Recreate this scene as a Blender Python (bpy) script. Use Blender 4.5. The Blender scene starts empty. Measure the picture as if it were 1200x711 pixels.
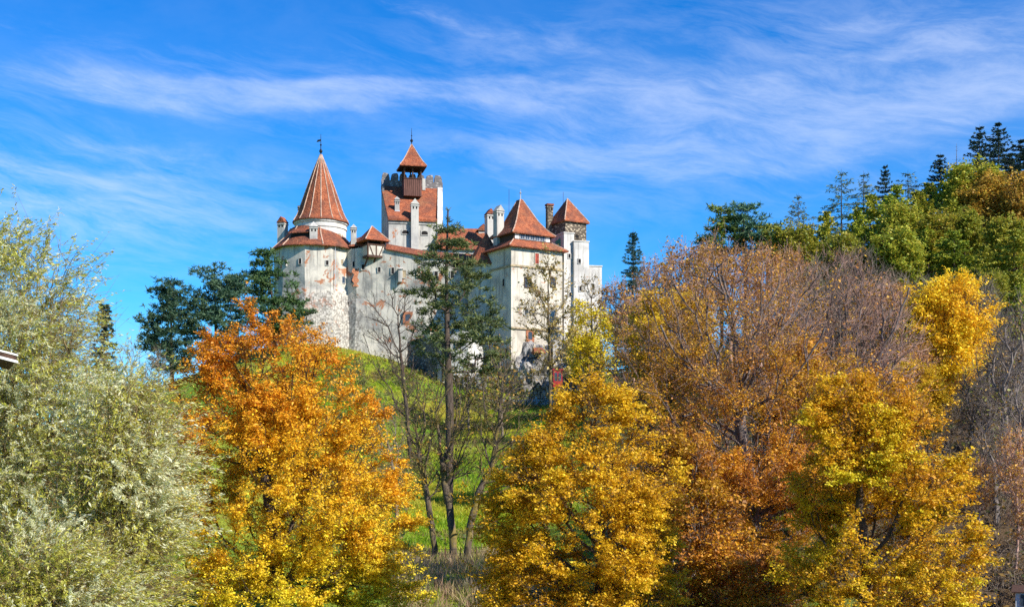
import bpy, bmesh, math, random
import numpy as np
from mathutils import Vector, Matrix, noise as mnoise

scn = bpy.context.scene
COL = scn.collection
R = math.radians

# ------------------------------------------------------------------ camera, sky, sun, exposure
F, CX, HY, EYE = 1500.0, 600.0, 560.0, 10.0      # focal length and horizon, in pixels of a 1200 px wide picture
cam_d = bpy.data.cameras.new('camera')
cam = bpy.data.objects.new('camera', cam_d); COL.objects.link(cam)
cam.location = (0, 0, EYE); cam.rotation_euler = (R(90), 0, 0)
cam_d.sensor_width = 36; cam_d.lens = 36 * F / 1200
cam_d.shift_y = (HY - 355.5) / 1200
cam_d.clip_start = 0.5; cam_d.clip_end = 9000
scn.camera = cam

SUN_AZ, SUN_EL = 127.0, 36.0                      # degrees clockwise from +Y, and above the horizon
sun_dir = Vector((math.sin(R(SUN_AZ)) * math.cos(R(SUN_EL)), math.cos(R(SUN_AZ)) * math.cos(R(SUN_EL)), math.sin(R(SUN_EL))))
sun_d = bpy.data.lights.new('sun', 'SUN'); sun_d.energy = 5.0; sun_d.angle = R(0.5); sun_d.color = (1.0, 0.93, 0.82)
sun = bpy.data.objects.new('sun', sun_d); COL.objects.link(sun)
sun.rotation_euler = (-sun_dir).to_track_quat('-Z', 'Y').to_euler()

scn.view_settings.view_transform = 'Standard'; scn.view_settings.look = 'None'
scn.view_settings.gamma = 1; scn.view_settings.exposure = 0.70
try: scn.view_settings.use_curve_mapping = False
except Exception: pass
scn.render.engine = 'CYCLES'
cy = scn.cycles
cy.max_bounces = 6; cy.diffuse_bounces = 3; cy.glossy_bounces = 2; cy.transmission_bounces = 4; cy.transparent_max_bounces = 4
cy.use_denoising = False


class NT:
    """small helper that chains shader nodes"""
    def __init__(s, tree): s.t = tree; s.n = tree.nodes; s.l = tree.links
    def new(s, typ, **kw):
        n = s.n.new(typ)
        for k, v in kw.items(): setattr(n, k, v)
        return n
    def put(s, sock, v):
        if isinstance(v, bpy.types.NodeSocket): s.l.new(v, sock)
        elif v is not None: sock.default_value = v
    def m(s, op, a, b=None, c=None, clamp=False):
        n = s.new('ShaderNodeMath', operation=op, use_clamp=clamp)
        for i, v in enumerate((a, b, c)):
            if v is not None: s.put(n.inputs[i], v)
        return n.outputs[0]
    def noise(s, vec, scale, detail=4, rough=0.55, dist=0.0):
        n = s.new('ShaderNodeTexNoise')
        if vec is not None: s.l.new(vec, n.inputs['Vector'])
        n.inputs['Scale'].default_value = scale; n.inputs['Detail'].default_value = detail
        n.inputs['Roughness'].default_value = rough; n.inputs['Distortion'].default_value = dist
        return n.outputs['Fac']
    def vor(s, vec, scale, feature='F1', out='Distance'):
        n = s.new('ShaderNodeTexVoronoi', feature=feature)
        s.l.new(vec, n.inputs['Vector']); n.inputs['Scale'].default_value = scale
        return n.outputs[out]
    def scale(s, vec, sc):
        n = s.new('ShaderNodeMapping'); s.l.new(vec, n.inputs['Vector']); n.inputs['Scale'].default_value = sc
        return n.outputs[0]
    def ss(s, v, a, b, lo=0.0, hi=1.0):
        n = s.new('ShaderNodeMapRange', interpolation_type='SMOOTHSTEP')
        s.put(n.inputs[0], v)
        n.inputs[1].default_value = a; n.inputs[2].default_value = b; n.inputs[3].default_value = lo; n.inputs[4].default_value = hi
        return n.outputs[0]
    def mix(s, f, a, b, blend='MIX'):
        n = s.new('ShaderNodeMix', data_type='RGBA', blend_type=blend)
        s.put(n.inputs[0], f)
        for i, v in ((6, a), (7, b)):
            if isinstance(v, (tuple, list)) and len(v) == 3: v = (*v, 1)
            s.put(n.inputs[i], v)
        return n.outputs[2]


# ---- sky: Nishita plus wispy cirrus laid out by compass direction and elevation
world = bpy.data.worlds.new('World'); scn.world = world; world.use_nodes = True
W = NT(world.node_tree); W.n.clear()
sky = W.new('ShaderNodeTexSky', sky_type='NISHITA', sun_disc=False)
sky.sun_elevation = R(SUN_EL); sky.sun_rotation = R(SUN_AZ); sky.altitude = 700
sky.air_density = 1.0; sky.dust_density = 0.2; sky.ozone_density = 3.0
geo = W.new('ShaderNodeTexCoord')
sep = W.new('ShaderNodeSeparateXYZ'); W.l.new(geo.outputs['Generated'], sep.inputs[0])
u = W.m('ARCTAN2', sep.outputs[0], sep.outputs[1]); v = W.m('ARCSINE', sep.outputs[2])
comb = W.new('ShaderNodeCombineXYZ'); W.l.new(u, comb.inputs[0]); W.l.new(v, comb.inputs[1])
uv = comb.outputs[0]
warp = W.noise(W.scale(uv, (5, 11, 1)), 1.0, 3)
wv = W.m('MULTIPLY_ADD', W.m('SUBTRACT', warp, 0.5), 0.05, v)
sh = W.m('MULTIPLY_ADD', u, 0.16, wv)              # streaks fall gently to the right
comb2 = W.new('ShaderNodeCombineXYZ'); W.l.new(u, comb2.inputs[0]); W.l.new(sh, comb2.inputs[1])
fib = W.noise(W.scale(comb2.outputs[0], (9, 38, 1)), 1.0, 9, 0.66, 0.35)
fine = W.noise(W.scale(comb2.outputs[0], (34, 120, 1)), 1.0, 6, 0.7, 0.1)
big = W.noise(W.scale(uv, (5, 10, 1)), 1.0, 4, 0.55, 0.3)
def sky_pt(px, py): return math.atan2(px - CX, F), math.atan2(HY - py, math.hypot(F, px - CX))
blobs = [  # px, py, half width, half height, slope, weight
    (60, 80, 170, 34, .12, .7), (250, 108, 190, 26, .06, .95), (430, 112, 170, 20, .0, .85), (560, 100, 130, 22, -.03, .8), (640, 110, 60, 22, 0, .5),
    (80, 150, 160, 22, .0, .5), (110, 225, 260, 55, -.03, .62), (40, 290, 260, 50, 0, .5), (330, 200, 120, 12, -.03, .45), (200, 175, 120, 12, .03, .4),
    (500, 14, 110, 16, .2, .62), (640, 55, 130, 24, .2, .7), (770, 78, 90, 24, .15, .55), (980, 22, 120, 16, -.1, .6), (900, 100, 160, 38, -.2, .85),
    (1080, 110, 190, 60, -.2, 1.1), (1180, 60, 140, 66, -.2, .95), (700, 130, 150, 30, -.1, .6), (760, 190, 190, 40, .05, .72), (600, 180, 120, 22, .05, .55), (880, 180, 160, 36, -.1, .6), (560, 210, 90, 14, 0, .4), (20, 12, 90, 14, 0, .5)]
den = None
for bx, by, bw, bh, sl, wt in blobs:
    u0, v0 = sky_pt(bx, by)
    du = W.m('SUBTRACT', u, u0)
    a = W.m('DIVIDE', du, bw / F)
    dv = W.m('MULTIPLY_ADD', du, sl, W.m('SUBTRACT', wv, v0))
    b = W.m('DIVIDE', dv, bh / F)
    e = W.m('EXPONENT', W.m('MULTIPLY', W.m('ADD', W.m('MULTIPLY', a, a), W.m('MULTIPLY', b, b)), -1.0))
    e = W.m('MULTIPLY', e, wt)
    den = e if den is None else W.m('ADD', den, e)
den = W.m('MINIMUM', den, 1.15)
tex = W.m('ADD', W.m('MULTIPLY', fib, 0.72), W.m('ADD', W.m('MULTIPLY', fine, 0.26), W.m('MULTIPLY', big, 0.14)))
cl = W.ss(W.m('MULTIPLY_ADD', den, 0.42, tex), 0.74, 1.30)
cl = W.m('MULTIPLY', cl, W.ss(den, 0.02, 0.60, 0.10, 1.0))
hs = W.new('ShaderNodeHueSaturation'); W.l.new(sky.outputs[0], hs.inputs['Color'])
hs.inputs['Hue'].default_value = 0.5; hs.inputs['Saturation'].default_value = 1.42; hs.inputs['Value'].default_value = 0.95
tint = W.mix(1.0, hs.outputs[0], (0.40, 1.00, 1.30), 'MULTIPLY')
veil = W.m('MULTIPLY', W.ss(W.noise(W.scale(uv, (4, 9, 1)), 1.0, 6, 0.6, 0.3), 0.36, 0.72), W.ss(v, 0.02, 0.34, 0.46, 0.14))
cl = W.m('MAXIMUM', cl, W.m('ADD', W.m('MULTIPLY', cl, 0.7), veil))
soft = None
for bx, by, bw, bh, wt in ((90, 235, 260, 75, .9), (690, 185, 280, 75, .6), (1010, 110, 340, 110, .75), (240, 105, 380, 50, .5), (1120, 60, 220, 80, .5), (620, 60, 200, 45, .45)):
    u0, v0 = sky_pt(bx, by); a = W.m('DIVIDE', W.m('SUBTRACT', u, u0), bw / F); b = W.m('DIVIDE', W.m('SUBTRACT', wv, v0), bh / F)
    e = W.m('MULTIPLY', W.m('EXPONENT', W.m('MULTIPLY', W.m('ADD', W.m('MULTIPLY', a, a), W.m('MULTIPLY', b, b)), -1.0)), wt)
    soft = e if soft is None else W.m('MAXIMUM', soft, e)
soft = W.m('MULTIPLY', soft, W.m('ADD', W.m('MULTIPLY', W.ss(fib, 0.32, 0.72), 0.74), W.m('MULTIPLY', W.ss(fine, 0.35, 0.7), 0.14)))
cl = W.m('MAXIMUM', W.m('MULTIPLY', cl, 0.76), soft)
skyc = W.mix(W.m('MULTIPLY', cl, 0.66), tint, (5.4, 6.0, 7.3))
bg = W.new('ShaderNodeBackground'); W.l.new(skyc, bg.inputs[0]); bg.inputs[1].default_value = 0.10
wo = W.new('ShaderNodeOutputWorld'); W.l.new(bg.outputs[0], wo.inputs[0])

# ------------------------------------------------------------------ helpers
def X(px, D): return (px - CX) / F * D
def Z(py, D): return EYE + (HY - py) / F * D
def P(px, py, D): return Vector((X(px, D), D, Z(py, D)))

def tag(o, label=None, cat=None, group=None, kind=None):
    for k, v in (('label', label), ('category', cat), ('group', group), ('kind', kind)):
        if v: o[k] = v
    return o

ORG = {}
def empty(name, loc, label=None, cat=None, group=None):
    o = bpy.data.objects.new(name, None); COL.objects.link(o); o.location = loc; o.empty_display_size = 0.5
    ORG[o.name] = np.array(loc, float)
    return tag(o, label, cat, group)

def link_mesh(name, me, mat, parent):
    if mat is not None: me.materials.append(mat)
    o = bpy.data.objects.new(name, me); COL.objects.link(o)
    if parent is not None: o.parent = parent
    return o

def raw_mesh(name, verts, faces, k, mat, parent=None, colors=None, smooth=False):
    """verts (n,3) array, faces (m,k) index array; verts relative to the parent's origin"""
    me = bpy.data.meshes.new(name)
    verts = np.ascontiguousarray(verts, dtype=np.float32); faces = np.ascontiguousarray(faces, dtype=np.int32)
    me.vertices.add(len(verts)); me.vertices.foreach_set('co', verts.ravel())
    me.loops.add(faces.size); me.loops.foreach_set('vertex_index', faces.ravel())
    me.polygons.add(len(faces)); me.polygons.foreach_set('loop_start', np.arange(0, faces.size, k, dtype=np.int32))
    if colors is not None:
        at = me.attributes.new('tint', 'FLOAT_COLOR', 'POINT')
        c4 = np.ones((len(verts), 4), np.float32); c4[:, :3] = colors
        at.data.foreach_set('color', c4.ravel())
    me.update(calc_edges=True)
    if not smooth: me.shade_flat()
    return link_mesh(name, me, mat, parent)

class MB:
    """collects polygons in world space; build() links them as ONE mesh object"""
    def __init__(s): s.v = []; s.f = []
    def poly(s, pts):
        i = len(s.v); s.v += [tuple(p) for p in pts]; s.f.append(tuple(range(i, i + len(pts)))); return s
    def grid(s, rows, close=False):
        i = len(s.v); n = len(rows[0])
        for r_ in rows: s.v += [tuple(p) for p in r_]
        for a in range(len(rows) - 1):
            for b in range(n if close else n - 1):
                c = (b + 1) % n
                s.f.append((i + a * n + b, i + a * n + c, i + (a + 1) * n + c, i + (a + 1) * n + b))
        return s
    def prism(s, base, top):
        """closed solid between two polygons with the same number of corners"""
        i = len(s.v); n = len(base); s.v += [tuple(p) for p in base] + [tuple(p) for p in top]
        s.f.append(tuple(i + k for k in reversed(range(n)))); s.f.append(tuple(i + n + k for k in range(n)))
        for k in range(n): s.f.append((i + k, i + (k + 1) % n, i + n + (k + 1) % n, i + n + k))
        return s
    def pyr(s, base, apex):
        i = len(s.v); n = len(base); s.v += [tuple(p) for p in base] + [tuple(apex)]
        s.f.append(tuple(i + k for k in reversed(range(n))))
        for k in range(n): s.f.append((i + k, i + (k + 1) % n, i + n))
        return s
    def box(s, fr, x0, x1, y0, y1, z0, z1):
        b = [fr(x0, y0, z0), fr(x1, y0, z0), fr(x1, y1, z0), fr(x0, y1, z0)]
        t = [fr(x0, y0, z1), fr(x1, y0, z1), fr(x1, y1, z1), fr(x0, y1, z1)]
        return s.prism(b, t)
    def lathe(s, c, prof, n=32, a0=0.0):
        rows = [[(c[0] + r_ * math.cos(a0 + 2 * math.pi * k / n), c[1] + r_ * math.sin(a0 + 2 * math.pi * k / n), z) for k in range(n)] for r_, z in prof]
        return s.grid(rows, True)
    def tube(s, pts, rad, n=6):
        pts = [Vector(p) for p in pts]; rows = []
        if not isinstance(rad, (list, tuple)): rad = [rad] * len(pts)
        for i, p in enumerate(pts):
            d = (pts[min(i + 1, len(pts) - 1)] - pts[max(i - 1, 0)]).normalized()
            a = d.cross(Vector((.31, .9, .17))).normalized(); b = d.cross(a)
            rows.append([p + rad[i] * (a * math.cos(2 * math.pi * k / n) + b * math.sin(2 * math.pi * k / n)) for k in range(n)])
        s.grid(rows, True); s.poly(rows[-1]); s.poly(list(reversed(rows[0]))); return s
    def build(s, name, mat, parent=None, smooth=False, world_parent=None, noise_amp=0.0, nscale=0.5):
        root = world_parent or parent
        while root is not None and root.parent is not None: root = root.parent
        off = np.array(root.location) if root is not None else np.zeros(3)
        me = bpy.data.meshes.new(name)
        v = np.array(s.v, float)
        if noise_amp:
            for i in range(len(v)):
                d = mnoise.noise_vector(Vector(v[i]) * nscale) + mnoise.noise_vector(Vector(v[i]) * nscale * 2.7) * 0.5
                v[i] += np.array(d) * noise_amp
        me.from_pydata((v - off).tolist(), [], s.f)
        bm = bmesh.new(); bm.from_mesh(me); bmesh.ops.remove_doubles(bm, verts=bm.verts, dist=1e-4)
        bmesh.ops.recalc_face_normals(bm, faces=bm.faces)
        for f_ in bm.faces: f_.smooth = smooth
        bm.to_mesh(me); bm.free()
        return link_mesh(name, me, mat, parent)

def frame(px, D, ang, z=0.0):
    """local x to the right along the front, local y to the back; ang turns the front face to the viewer's right"""
    o = Vector((X(px, D), D, z)); c, s_ = math.cos(R(ang)), math.sin(R(ang))
    return lambda x, y, zz: Vector((o.x + x * c - y * s_, o.y + x * s_ + y * c, o.z + zz))

def copy_tree(o, parent=None):
    c = o.copy(); COL.objects.link(c); c.parent = parent
    for ch in [k for k in o.children]: copy_tree(ch, c)
    return c

# ------------------------------------------------------------------ materials
MATS = {}
def material(name):
    m_ = bpy.data.materials.new(name); m_.use_nodes = True
    t = NT(m_.node_tree); t.n.clear(); MATS[name] = m_
    out = t.new('ShaderNodeOutputMaterial'); b = t.new('ShaderNodeBsdfPrincipled')
    t.l.new(b.outputs[0], out.inputs[0]); b.inputs['Roughness'].default_value = 0.85
    try: b.inputs['Specular IOR Level'].default_value = 0.2
    except Exception: pass
    g = t.new('ShaderNodeNewGeometry')
    return m_, t, b, g.outputs['Position'], out
def bump(t, b, h, strength=0.5, dist=0.1):
    n = t.new('ShaderNodeBump'); n.inputs['Strength'].default_value = strength; n.inputs['Distance'].default_value = dist
    t.l.new(h, n.inputs['Height']); t.l.new(n.outputs[0], b.inputs['Normal'])

def plaster(name, base, grey, stain=0.5, brick=0.0, rubble=None, bricky=(0.30, 0.135, 0.075)):
    m_, t, b, pos, _ = material(name)
    n1 = t.noise(pos, 0.35, 6, 0.6, 0.3); n2 = t.noise(t.scale(pos, (2.2, 2.2, 0.12)), 1.0, 5, 0.62); n3 = t.noise(pos, 3.0, 5, 0.65)
    c = t.mix(t.ss(n1, 0.40, 0.66, 0, stain), base, grey)
    c = t.mix(t.ss(n2, 0.50, 0.74, 0, min(1, stain)), c, tuple(k * 0.6 for k in grey))
    c = t.mix(t.ss(n3, 0.55, 0.8, 0, 0.5), c, tuple(min(1, k * 0.6) for k in base))
    if brick:
        nb = t.noise(pos, 0.42, 6, 0.68, 0.6); msk = t.ss(nb, 0.64 - 0.1 * brick, 0.67 - 0.1 * brick)
        br = t.noise(pos, 5.0, 3); c = t.mix(msk, c, t.mix(br, bricky, tuple(k * 1.5 for k in bricky)))
    if rubble:
        zt, zb, xc, xw = rubble                          # the plaster has fallen off here and shows the rubble core
        sp = t.new('ShaderNodeSeparateXYZ'); t.l.new(pos, sp.inputs[0])
        zz = t.m('MULTIPLY_ADD', t.m('SUBTRACT', n1, 0.5), 5.0, sp.outputs[2])
        mz = t.ss(zz, zt - 0.4, zt + 0.2, 1, 0)
        xx = t.m('MULTIPLY_ADD', t.m('SUBTRACT', t.noise(pos, 0.6, 4), 0.5), 5.0, sp.outputs[0])
        mx = t.ss(t.m('ABSOLUTE', t.m('SUBTRACT', xx, xc)), xw, xw + 1.5, 1, 0)
        v = t.vor(pos, 3.0); vc = t.new('ShaderNodeTexVoronoi'); t.l.new(pos, vc.inputs['Vector']); vc.inputs['Scale'].default_value = 3.0
        sv = t.new('ShaderNodeSeparateColor'); t.l.new(vc.outputs['Color'], sv.inputs[0])
        stone = t.mix(t.ss(sv.outputs[0], .2, .7), (0.27, 0.25, 0.225), (0.48, 0.45, 0.40)); stone = t.mix(t.ss(v, 0.50, 0.64), stone, (0.17, 0.155, 0.135))
        c = t.mix(t.m('MULTIPLY', t.m('MULTIPLY', mz, mx), t.ss(n3, .38, .56, .35, .9)), c, stone)
    t.l.new(c, b.inputs['Base Color']); b.inputs['Roughness'].default_value = 0.95
    bump(t, b, t.m('ADD', t.m('MULTIPLY', n3, .5), n1), 0.35, 0.10)
    return m_

plaster('wall_plaster', (0.56, 0.52, 0.44), (0.27, 0.26, 0.24), 0.95, 0.72, (36.5 + 4.6, 30, X(384, 214), 4.6))
plaster('keep_plaster', (0.48, 0.46, 0.41), (0.27, 0.26, 0.25), 0.85, 0.15)
plaster('cream_plaster', (0.60, 0.555, 0.46), (0.36, 0.325, 0.27), 0.85, 0.12)
plaster('white_plaster', (0.66, 0.63, 0.58), (0.38, 0.36, 0.33), 0.7, 0.1)
plaster('chimney_plaster', (0.50, 0.475, 0.43), (0.28, 0.27, 0.26), 0.8)

def masonry(name, c1, c2, c3, sc):
    m_, t, b, pos, _ = material(name)
    v = t.new('ShaderNodeTexVoronoi'); t.l.new(t.scale(pos, (1, 1, 1.5)), v.inputs['Vector']); v.inputs['Scale'].default_value = sc
    sv = t.new('ShaderNodeSeparateColor'); t.l.new(v.outputs['Color'], sv.inputs[0])
    c = t.mix(sv.outputs[0], c1, c2); c = t.mix(t.ss(v.outputs['Distance'], 0.30, 0.5), c, c3)
    n = t.noise(pos, 0.5, 5); c = t.mix(t.ss(n, 0.42, 0.7, 0, 0.6), c, c3)
    t.l.new(c, b.inputs['Base Color']); b.inputs['Roughness'].default_value = 0.95
    bump(t, b, v.outputs['Distance'], 0.8, 0.12); return m_
masonry('stone_masonry', (0.26, 0.21, 0.15), (0.46, 0.38, 0.27), (0.10, 0.08, 0.06), 2.0)
masonry('dark_masonry', (0.20, 0.19, 0.18), (0.40, 0.38, 0.36), (0.09, 0.085, 0.08), 2.2)
masonry('parapet_stone', (0.26, 0.25, 0.24), (0.44, 0.42, 0.40), (0.15, 0.14, 0.14), 1.6)

def rock_mat():
    m_, t, b, pos, _ = material('rock')
    n1 = t.noise(t.scale(pos, (1, 1, 0.55)), 0.5, 8, 0.68, 0.5); n2 = t.noise(pos, 2.4, 6, 0.7); v = t.vor(t.scale(pos, (1, 1, .4)), 0.7, 'DISTANCE_TO_EDGE')
    c = t.mix(t.ss(n1, 0.36, 0.62), (0.10, 0.095, 0.095), (0.52, 0.50, 0.47)); c = t.mix(t.ss(n2, 0.4, 0.65, 0, .8), c, (0.20, 0.18, 0.165))
    c = t.mix(t.ss(v, 0.0, 0.05, 1, 0), c, (0.04, 0.035, 0.03)); t.l.new(c, b.inputs['Base Color']); bump(t, b, t.m('ADD', n1, n2), 1.0, 0.35)
rock_mat()

def tiles(name, a, c_, d):
    m_, t, b, pos, _ = material(name)
    v = t.new('ShaderNodeTexVoronoi'); t.l.new(t.scale(pos, (1, 1, 1.2)), v.inputs['Vector']); v.inputs['Scale'].default_value = 4.2
    sv = t.new('ShaderNodeSeparateColor'); t.l.new(v.outputs['Color'], sv.inputs[0])
    c = t.mix(sv.outputs[0], a, c_); n = t.noise(pos, 0.6, 6, 0.65); c = t.mix(t.ss(n, 0.40, 0.68, 0, 0.8), c, d)
    n4 = t.noise(pos, 0.28, 5, 0.6); c = t.mix(t.ss(n4, 0.55, 0.7, 0, 0.4), c, (0.16, 0.12, 0.07))
    n2 = t.noise(t.scale(pos, (3, 3, 0.5)), 1.0, 4); c = t.mix(t.ss(n2, 0.55, 0.8, 0, 0.5), c, tuple(k * 0.5 for k in a))
    w = t.new('ShaderNodeTexWave', wave_type='BANDS', bands_direction='Z', wave_profile='SAW'); t.l.new(pos, w.inputs['Vector']); w.inputs['Scale'].default_value = 1.1
    w.inputs['Distortion'].default_value = 0.6
    t.l.new(c, b.inputs['Base Color']); b.inputs['Roughness'].default_value = 0.8
    bump(t, b, t.m('ADD', t.m('MULTIPLY', w.outputs['Fac'], 0.6), v.outputs['Distance']), 0.7, 0.10); return m_
tiles('roof_tiles', (0.22, 0.055, 0.026), (0.41, 0.135, 0.060), (0.14, 0.055, 0.038))
tiles('old_roof_tiles', (0.17, 0.050, 0.028), (0.34, 0.115, 0.056), (0.10, 0.045, 0.034))

def plain(name, col, rough=0.8, var=0.35, sc=2.0, streak=(1, 1, 1), metal=0.0, spec=None):
    m_, t, b, pos, _ = material(name)
    n = t.noise(t.scale(pos, streak), sc, 5, 0.6)
    t.l.new(t.mix(t.ss(n, 0.3, 0.7), tuple(k * (1 - var) for k in col), tuple(min(1, k * (1 + var)) for k in col)), b.inputs['Base Color'])
    b.inputs['Roughness'].default_value = rough; b.inputs['Metallic'].default_value = metal
    bump(t, b, n, 0.3, 0.03); return m_
plain('mortar', (0.46, 0.32, 0.24), 0.9)
plain('dark_timber', (0.075, 0.040, 0.028), 0.8, 0.4, 3, (4, 4, 0.4))
plain('plank_timber', (0.13, 0.062, 0.050), 0.85, 0.45, 3, (5, 5, 0.25))
plain('soffit', (0.035, 0.022, 0.018), 0.9)
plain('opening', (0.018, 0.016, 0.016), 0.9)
plain('pale_shutter', (0.34, 0.27, 0.17), 0.8)
plain('red_shutter', (0.32, 0.05, 0.03), 0.7)
plain('glass', (0.05, 0.07, 0.10), 0.12, 0.2)
plain('white_frame', (0.72, 0.70, 0.66), 0.7, 0.1)
plain('iron', (0.035, 0.035, 0.04), 0.5, 0.3, 2, (1, 1, 1), 0.7)
plain('green_sheet', (0.07, 0.24, 0.15), 0.6, 0.2)
plain('red_paint', (0.36, 0.02, 0.035), 0.5, 0.25)
plain('brick', (0.34, 0.14, 0.075), 0.9, 0.5, 5)
plain('concrete', (0.34, 0.35, 0.35), 0.9, 0.3)
plain('house_wall', (0.50, 0.55, 0.60), 0.85, 0.1)
plain('zinc', (0.45, 0.46, 0.48), 0.4, 0.15, 1, (1, 1, 1), 0.3)

def bark(name, a, c_, lich=None):
    m_, t, b, pos, _ = material(name)
    n = t.noise(t.scale(pos, (6, 6, 1.2)), 1.0, 6, 0.65); n2 = t.noise(pos, 0.8, 4)
    c = t.mix(t.ss(n, 0.3, 0.7), a, c_)
    if lich: c = t.mix(t.ss(n2, 0.48, 0.62, 0, 0.7), c, lich)
    t.l.new(c, b.inputs['Base Color']); b.inputs['Roughness'].default_value = 0.95; bump(t, b, n, 0.8, 0.06)
bark('bark_dark', (0.045, 0.032, 0.026), (0.12, 0.09, 0.07))
bark('bark_grey', (0.12, 0.095, 0.085), (0.30, 0.25, 0.215))
bark('bark_lichen', (0.06, 0.045, 0.030), (0.16, 0.125, 0.09), (0.26, 0.20, 0.045))
bark('bark_willow', (0.11, 0.075, 0.04), (0.34, 0.25, 0.12))
bark('bark_pink', (0.30, 0.175, 0.135), (0.56, 0.36, 0.275))
bark('bark_beech', (0.075, 0.055, 0.05), (0.22, 0.175, 0.155))
bark('bark_brush', (0.13, 0.10, 0.075), (0.30, 0.24, 0.18))

def leaf(name, transl=0.38, hue=0.018, rough=0.55, spec=0.35):
    m_, t, b, pos, out = material(name)
    at = t.new('ShaderNodeAttribute', attribute_name='tint'); oi = t.new('ShaderNodeObjectInfo')
    h = t.new('ShaderNodeHueSaturation'); t.l.new(at.outputs['Color'], h.inputs['Color'])
    t.l.new(t.m('MULTIPLY_ADD', oi.outputs['Random'], hue * 2, 0.5 - hue), h.inputs['Hue'])
    r2 = t.m('FRACT', t.m('MULTIPLY', oi.outputs['Random'], 17.3))
    t.l.new(t.m('MULTIPLY_ADD', r2, 0.36, 0.82), h.inputs['Value'])
    t.l.new(h.outputs[0], b.inputs['Base Color']); b.inputs['Roughness'].default_value = rough
    b.inputs['Specular IOR Level'].default_value = spec
    tr = t.new('ShaderNodeBsdfTranslucent'); t.l.new(h.outputs[0], tr.inputs[0])
    mx = t.new('ShaderNodeMixShader'); mx.inputs[0].default_value = transl
    t.l.new(b.outputs[0], mx.inputs[1]); t.l.new(tr.outputs[0], mx.inputs[2]); t.l.new(mx.outputs[0], out.inputs[0])
leaf('leaf'); leaf('leaf_willow', 0.5, 0.005, 0.42, 0.6); leaf('needle', 0.15, 0.02, 0.6, 0.3); leaf('grass_blade', 0.45, 0.0)
leaf('leaf_single', 0.34, 0.0)

# ------------------------------------------------------------------ ground
CP = []
def cp(px, py, D): p = P(px, py, D); CP.append((p.x, p.y, p.z))
for x in (-70, -35, 0, 35, 70):
    CP += [(x, -60, 8.2), (x, 0, 8.2), (x, 13, 7.7), (x, 32, 2.2), (x, 48, 0.0), (x, 62, 0.0)]
for a in [(330, 402, 222), (370, 402, 214), (420, 412, 211), (470, 428, 209), (520, 446, 207), (560, 458, 205), (610, 472, 203), (660, 474, 203), (700, 468, 208),
          (440, 470, 182), (460, 540, 152), (480, 600, 127), (560, 560, 142), (600, 505, 178), (560, 482, 192), (520, 660, 100), (560, 655, 100), (610, 640, 106), (640, 560, 140),
          (200, 452, 190), (250, 440, 195), (320, 412, 205), (100, 505, 185), (0, 560, 185), (-150, 590, 190), (200, 520, 150), (100, 545, 150), (0, 570, 140), (350, 490, 165), (300, 570, 125), (200, 600, 115), (400, 610, 115), (350, 660, 95), (430, 650, 98), (0, 640, 90), (150, 660, 88), (-200, 640, 90),
          (720, 458, 200), (800, 432, 187), (900, 392, 180), (1000, 352, 180), (1100, 330, 180), (1200, 320, 180), (1350, 300, 185),
          (720, 560, 135), (800, 525, 120), (900, 512, 120), (1000, 482, 122), (1100, 452, 125), (1200, 430, 125), (1350, 400, 125),
          (700, 640, 97), (800, 620, 92), (900, 605, 90), (1000, 592, 88), (1100, 574, 88), (1200, 560, 88), (1350, 540, 90),
          (1000, 400, 240), (1200, 380, 240), (850, 430, 240)]: cp(*a)
for px in (340, 420, 500, 580, 660): 
    CP.append((X(px, 222), 225, 29)); CP.append((X(px, 240), 242, 26)); CP.append((X(px, 300), 300, 4)); CP.append((X(px, 400), 420, 0))
for x in (-260, 260): 
    for y in (60, 250, 400): CP.append((x, y, 0 if x < 0 or y != 250 else 26))
CP = np.array(CP)
def rbf_fit():
    d = np.linalg.norm(CP[:, None, :2] - CP[None, :, :2], axis=2); n = len(CP)
    A = np.zeros((n + 3, n + 3)); A[:n, :n] = d; A[:n, n] = 1; A[:n, n + 1:] = CP[:, :2]; A[n:, :n] = A[:n, n:].T
    return np.linalg.solve(A, np.concatenate([CP[:, 2], [0, 0, 0]]))
RW = rbf_fit()
def hgt(x, y):
    x = np.atleast_1d(np.asarray(x, float)); y = np.atleast_1d(np.asarray(y, float))
    d = np.sqrt((x[:, None] - CP[None, :, 0]) ** 2 + (y[:, None] - CP[None, :, 1]) ** 2)
    n = len(CP); z = d @ RW[:n] + RW[n] + RW[n + 1] * x + RW[n + 2] * y
    r = np.sqrt((x / 260.0) ** 2 + ((y - 170) / 260.0) ** 2); w = np.clip((1.35 - r) / 0.5, 0, 1); w = w * w * (3 - 2 * w)
    return np.clip(z, -3, 70) * w
def h1(x, y): return float(hgt(x, y)[0])

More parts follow.
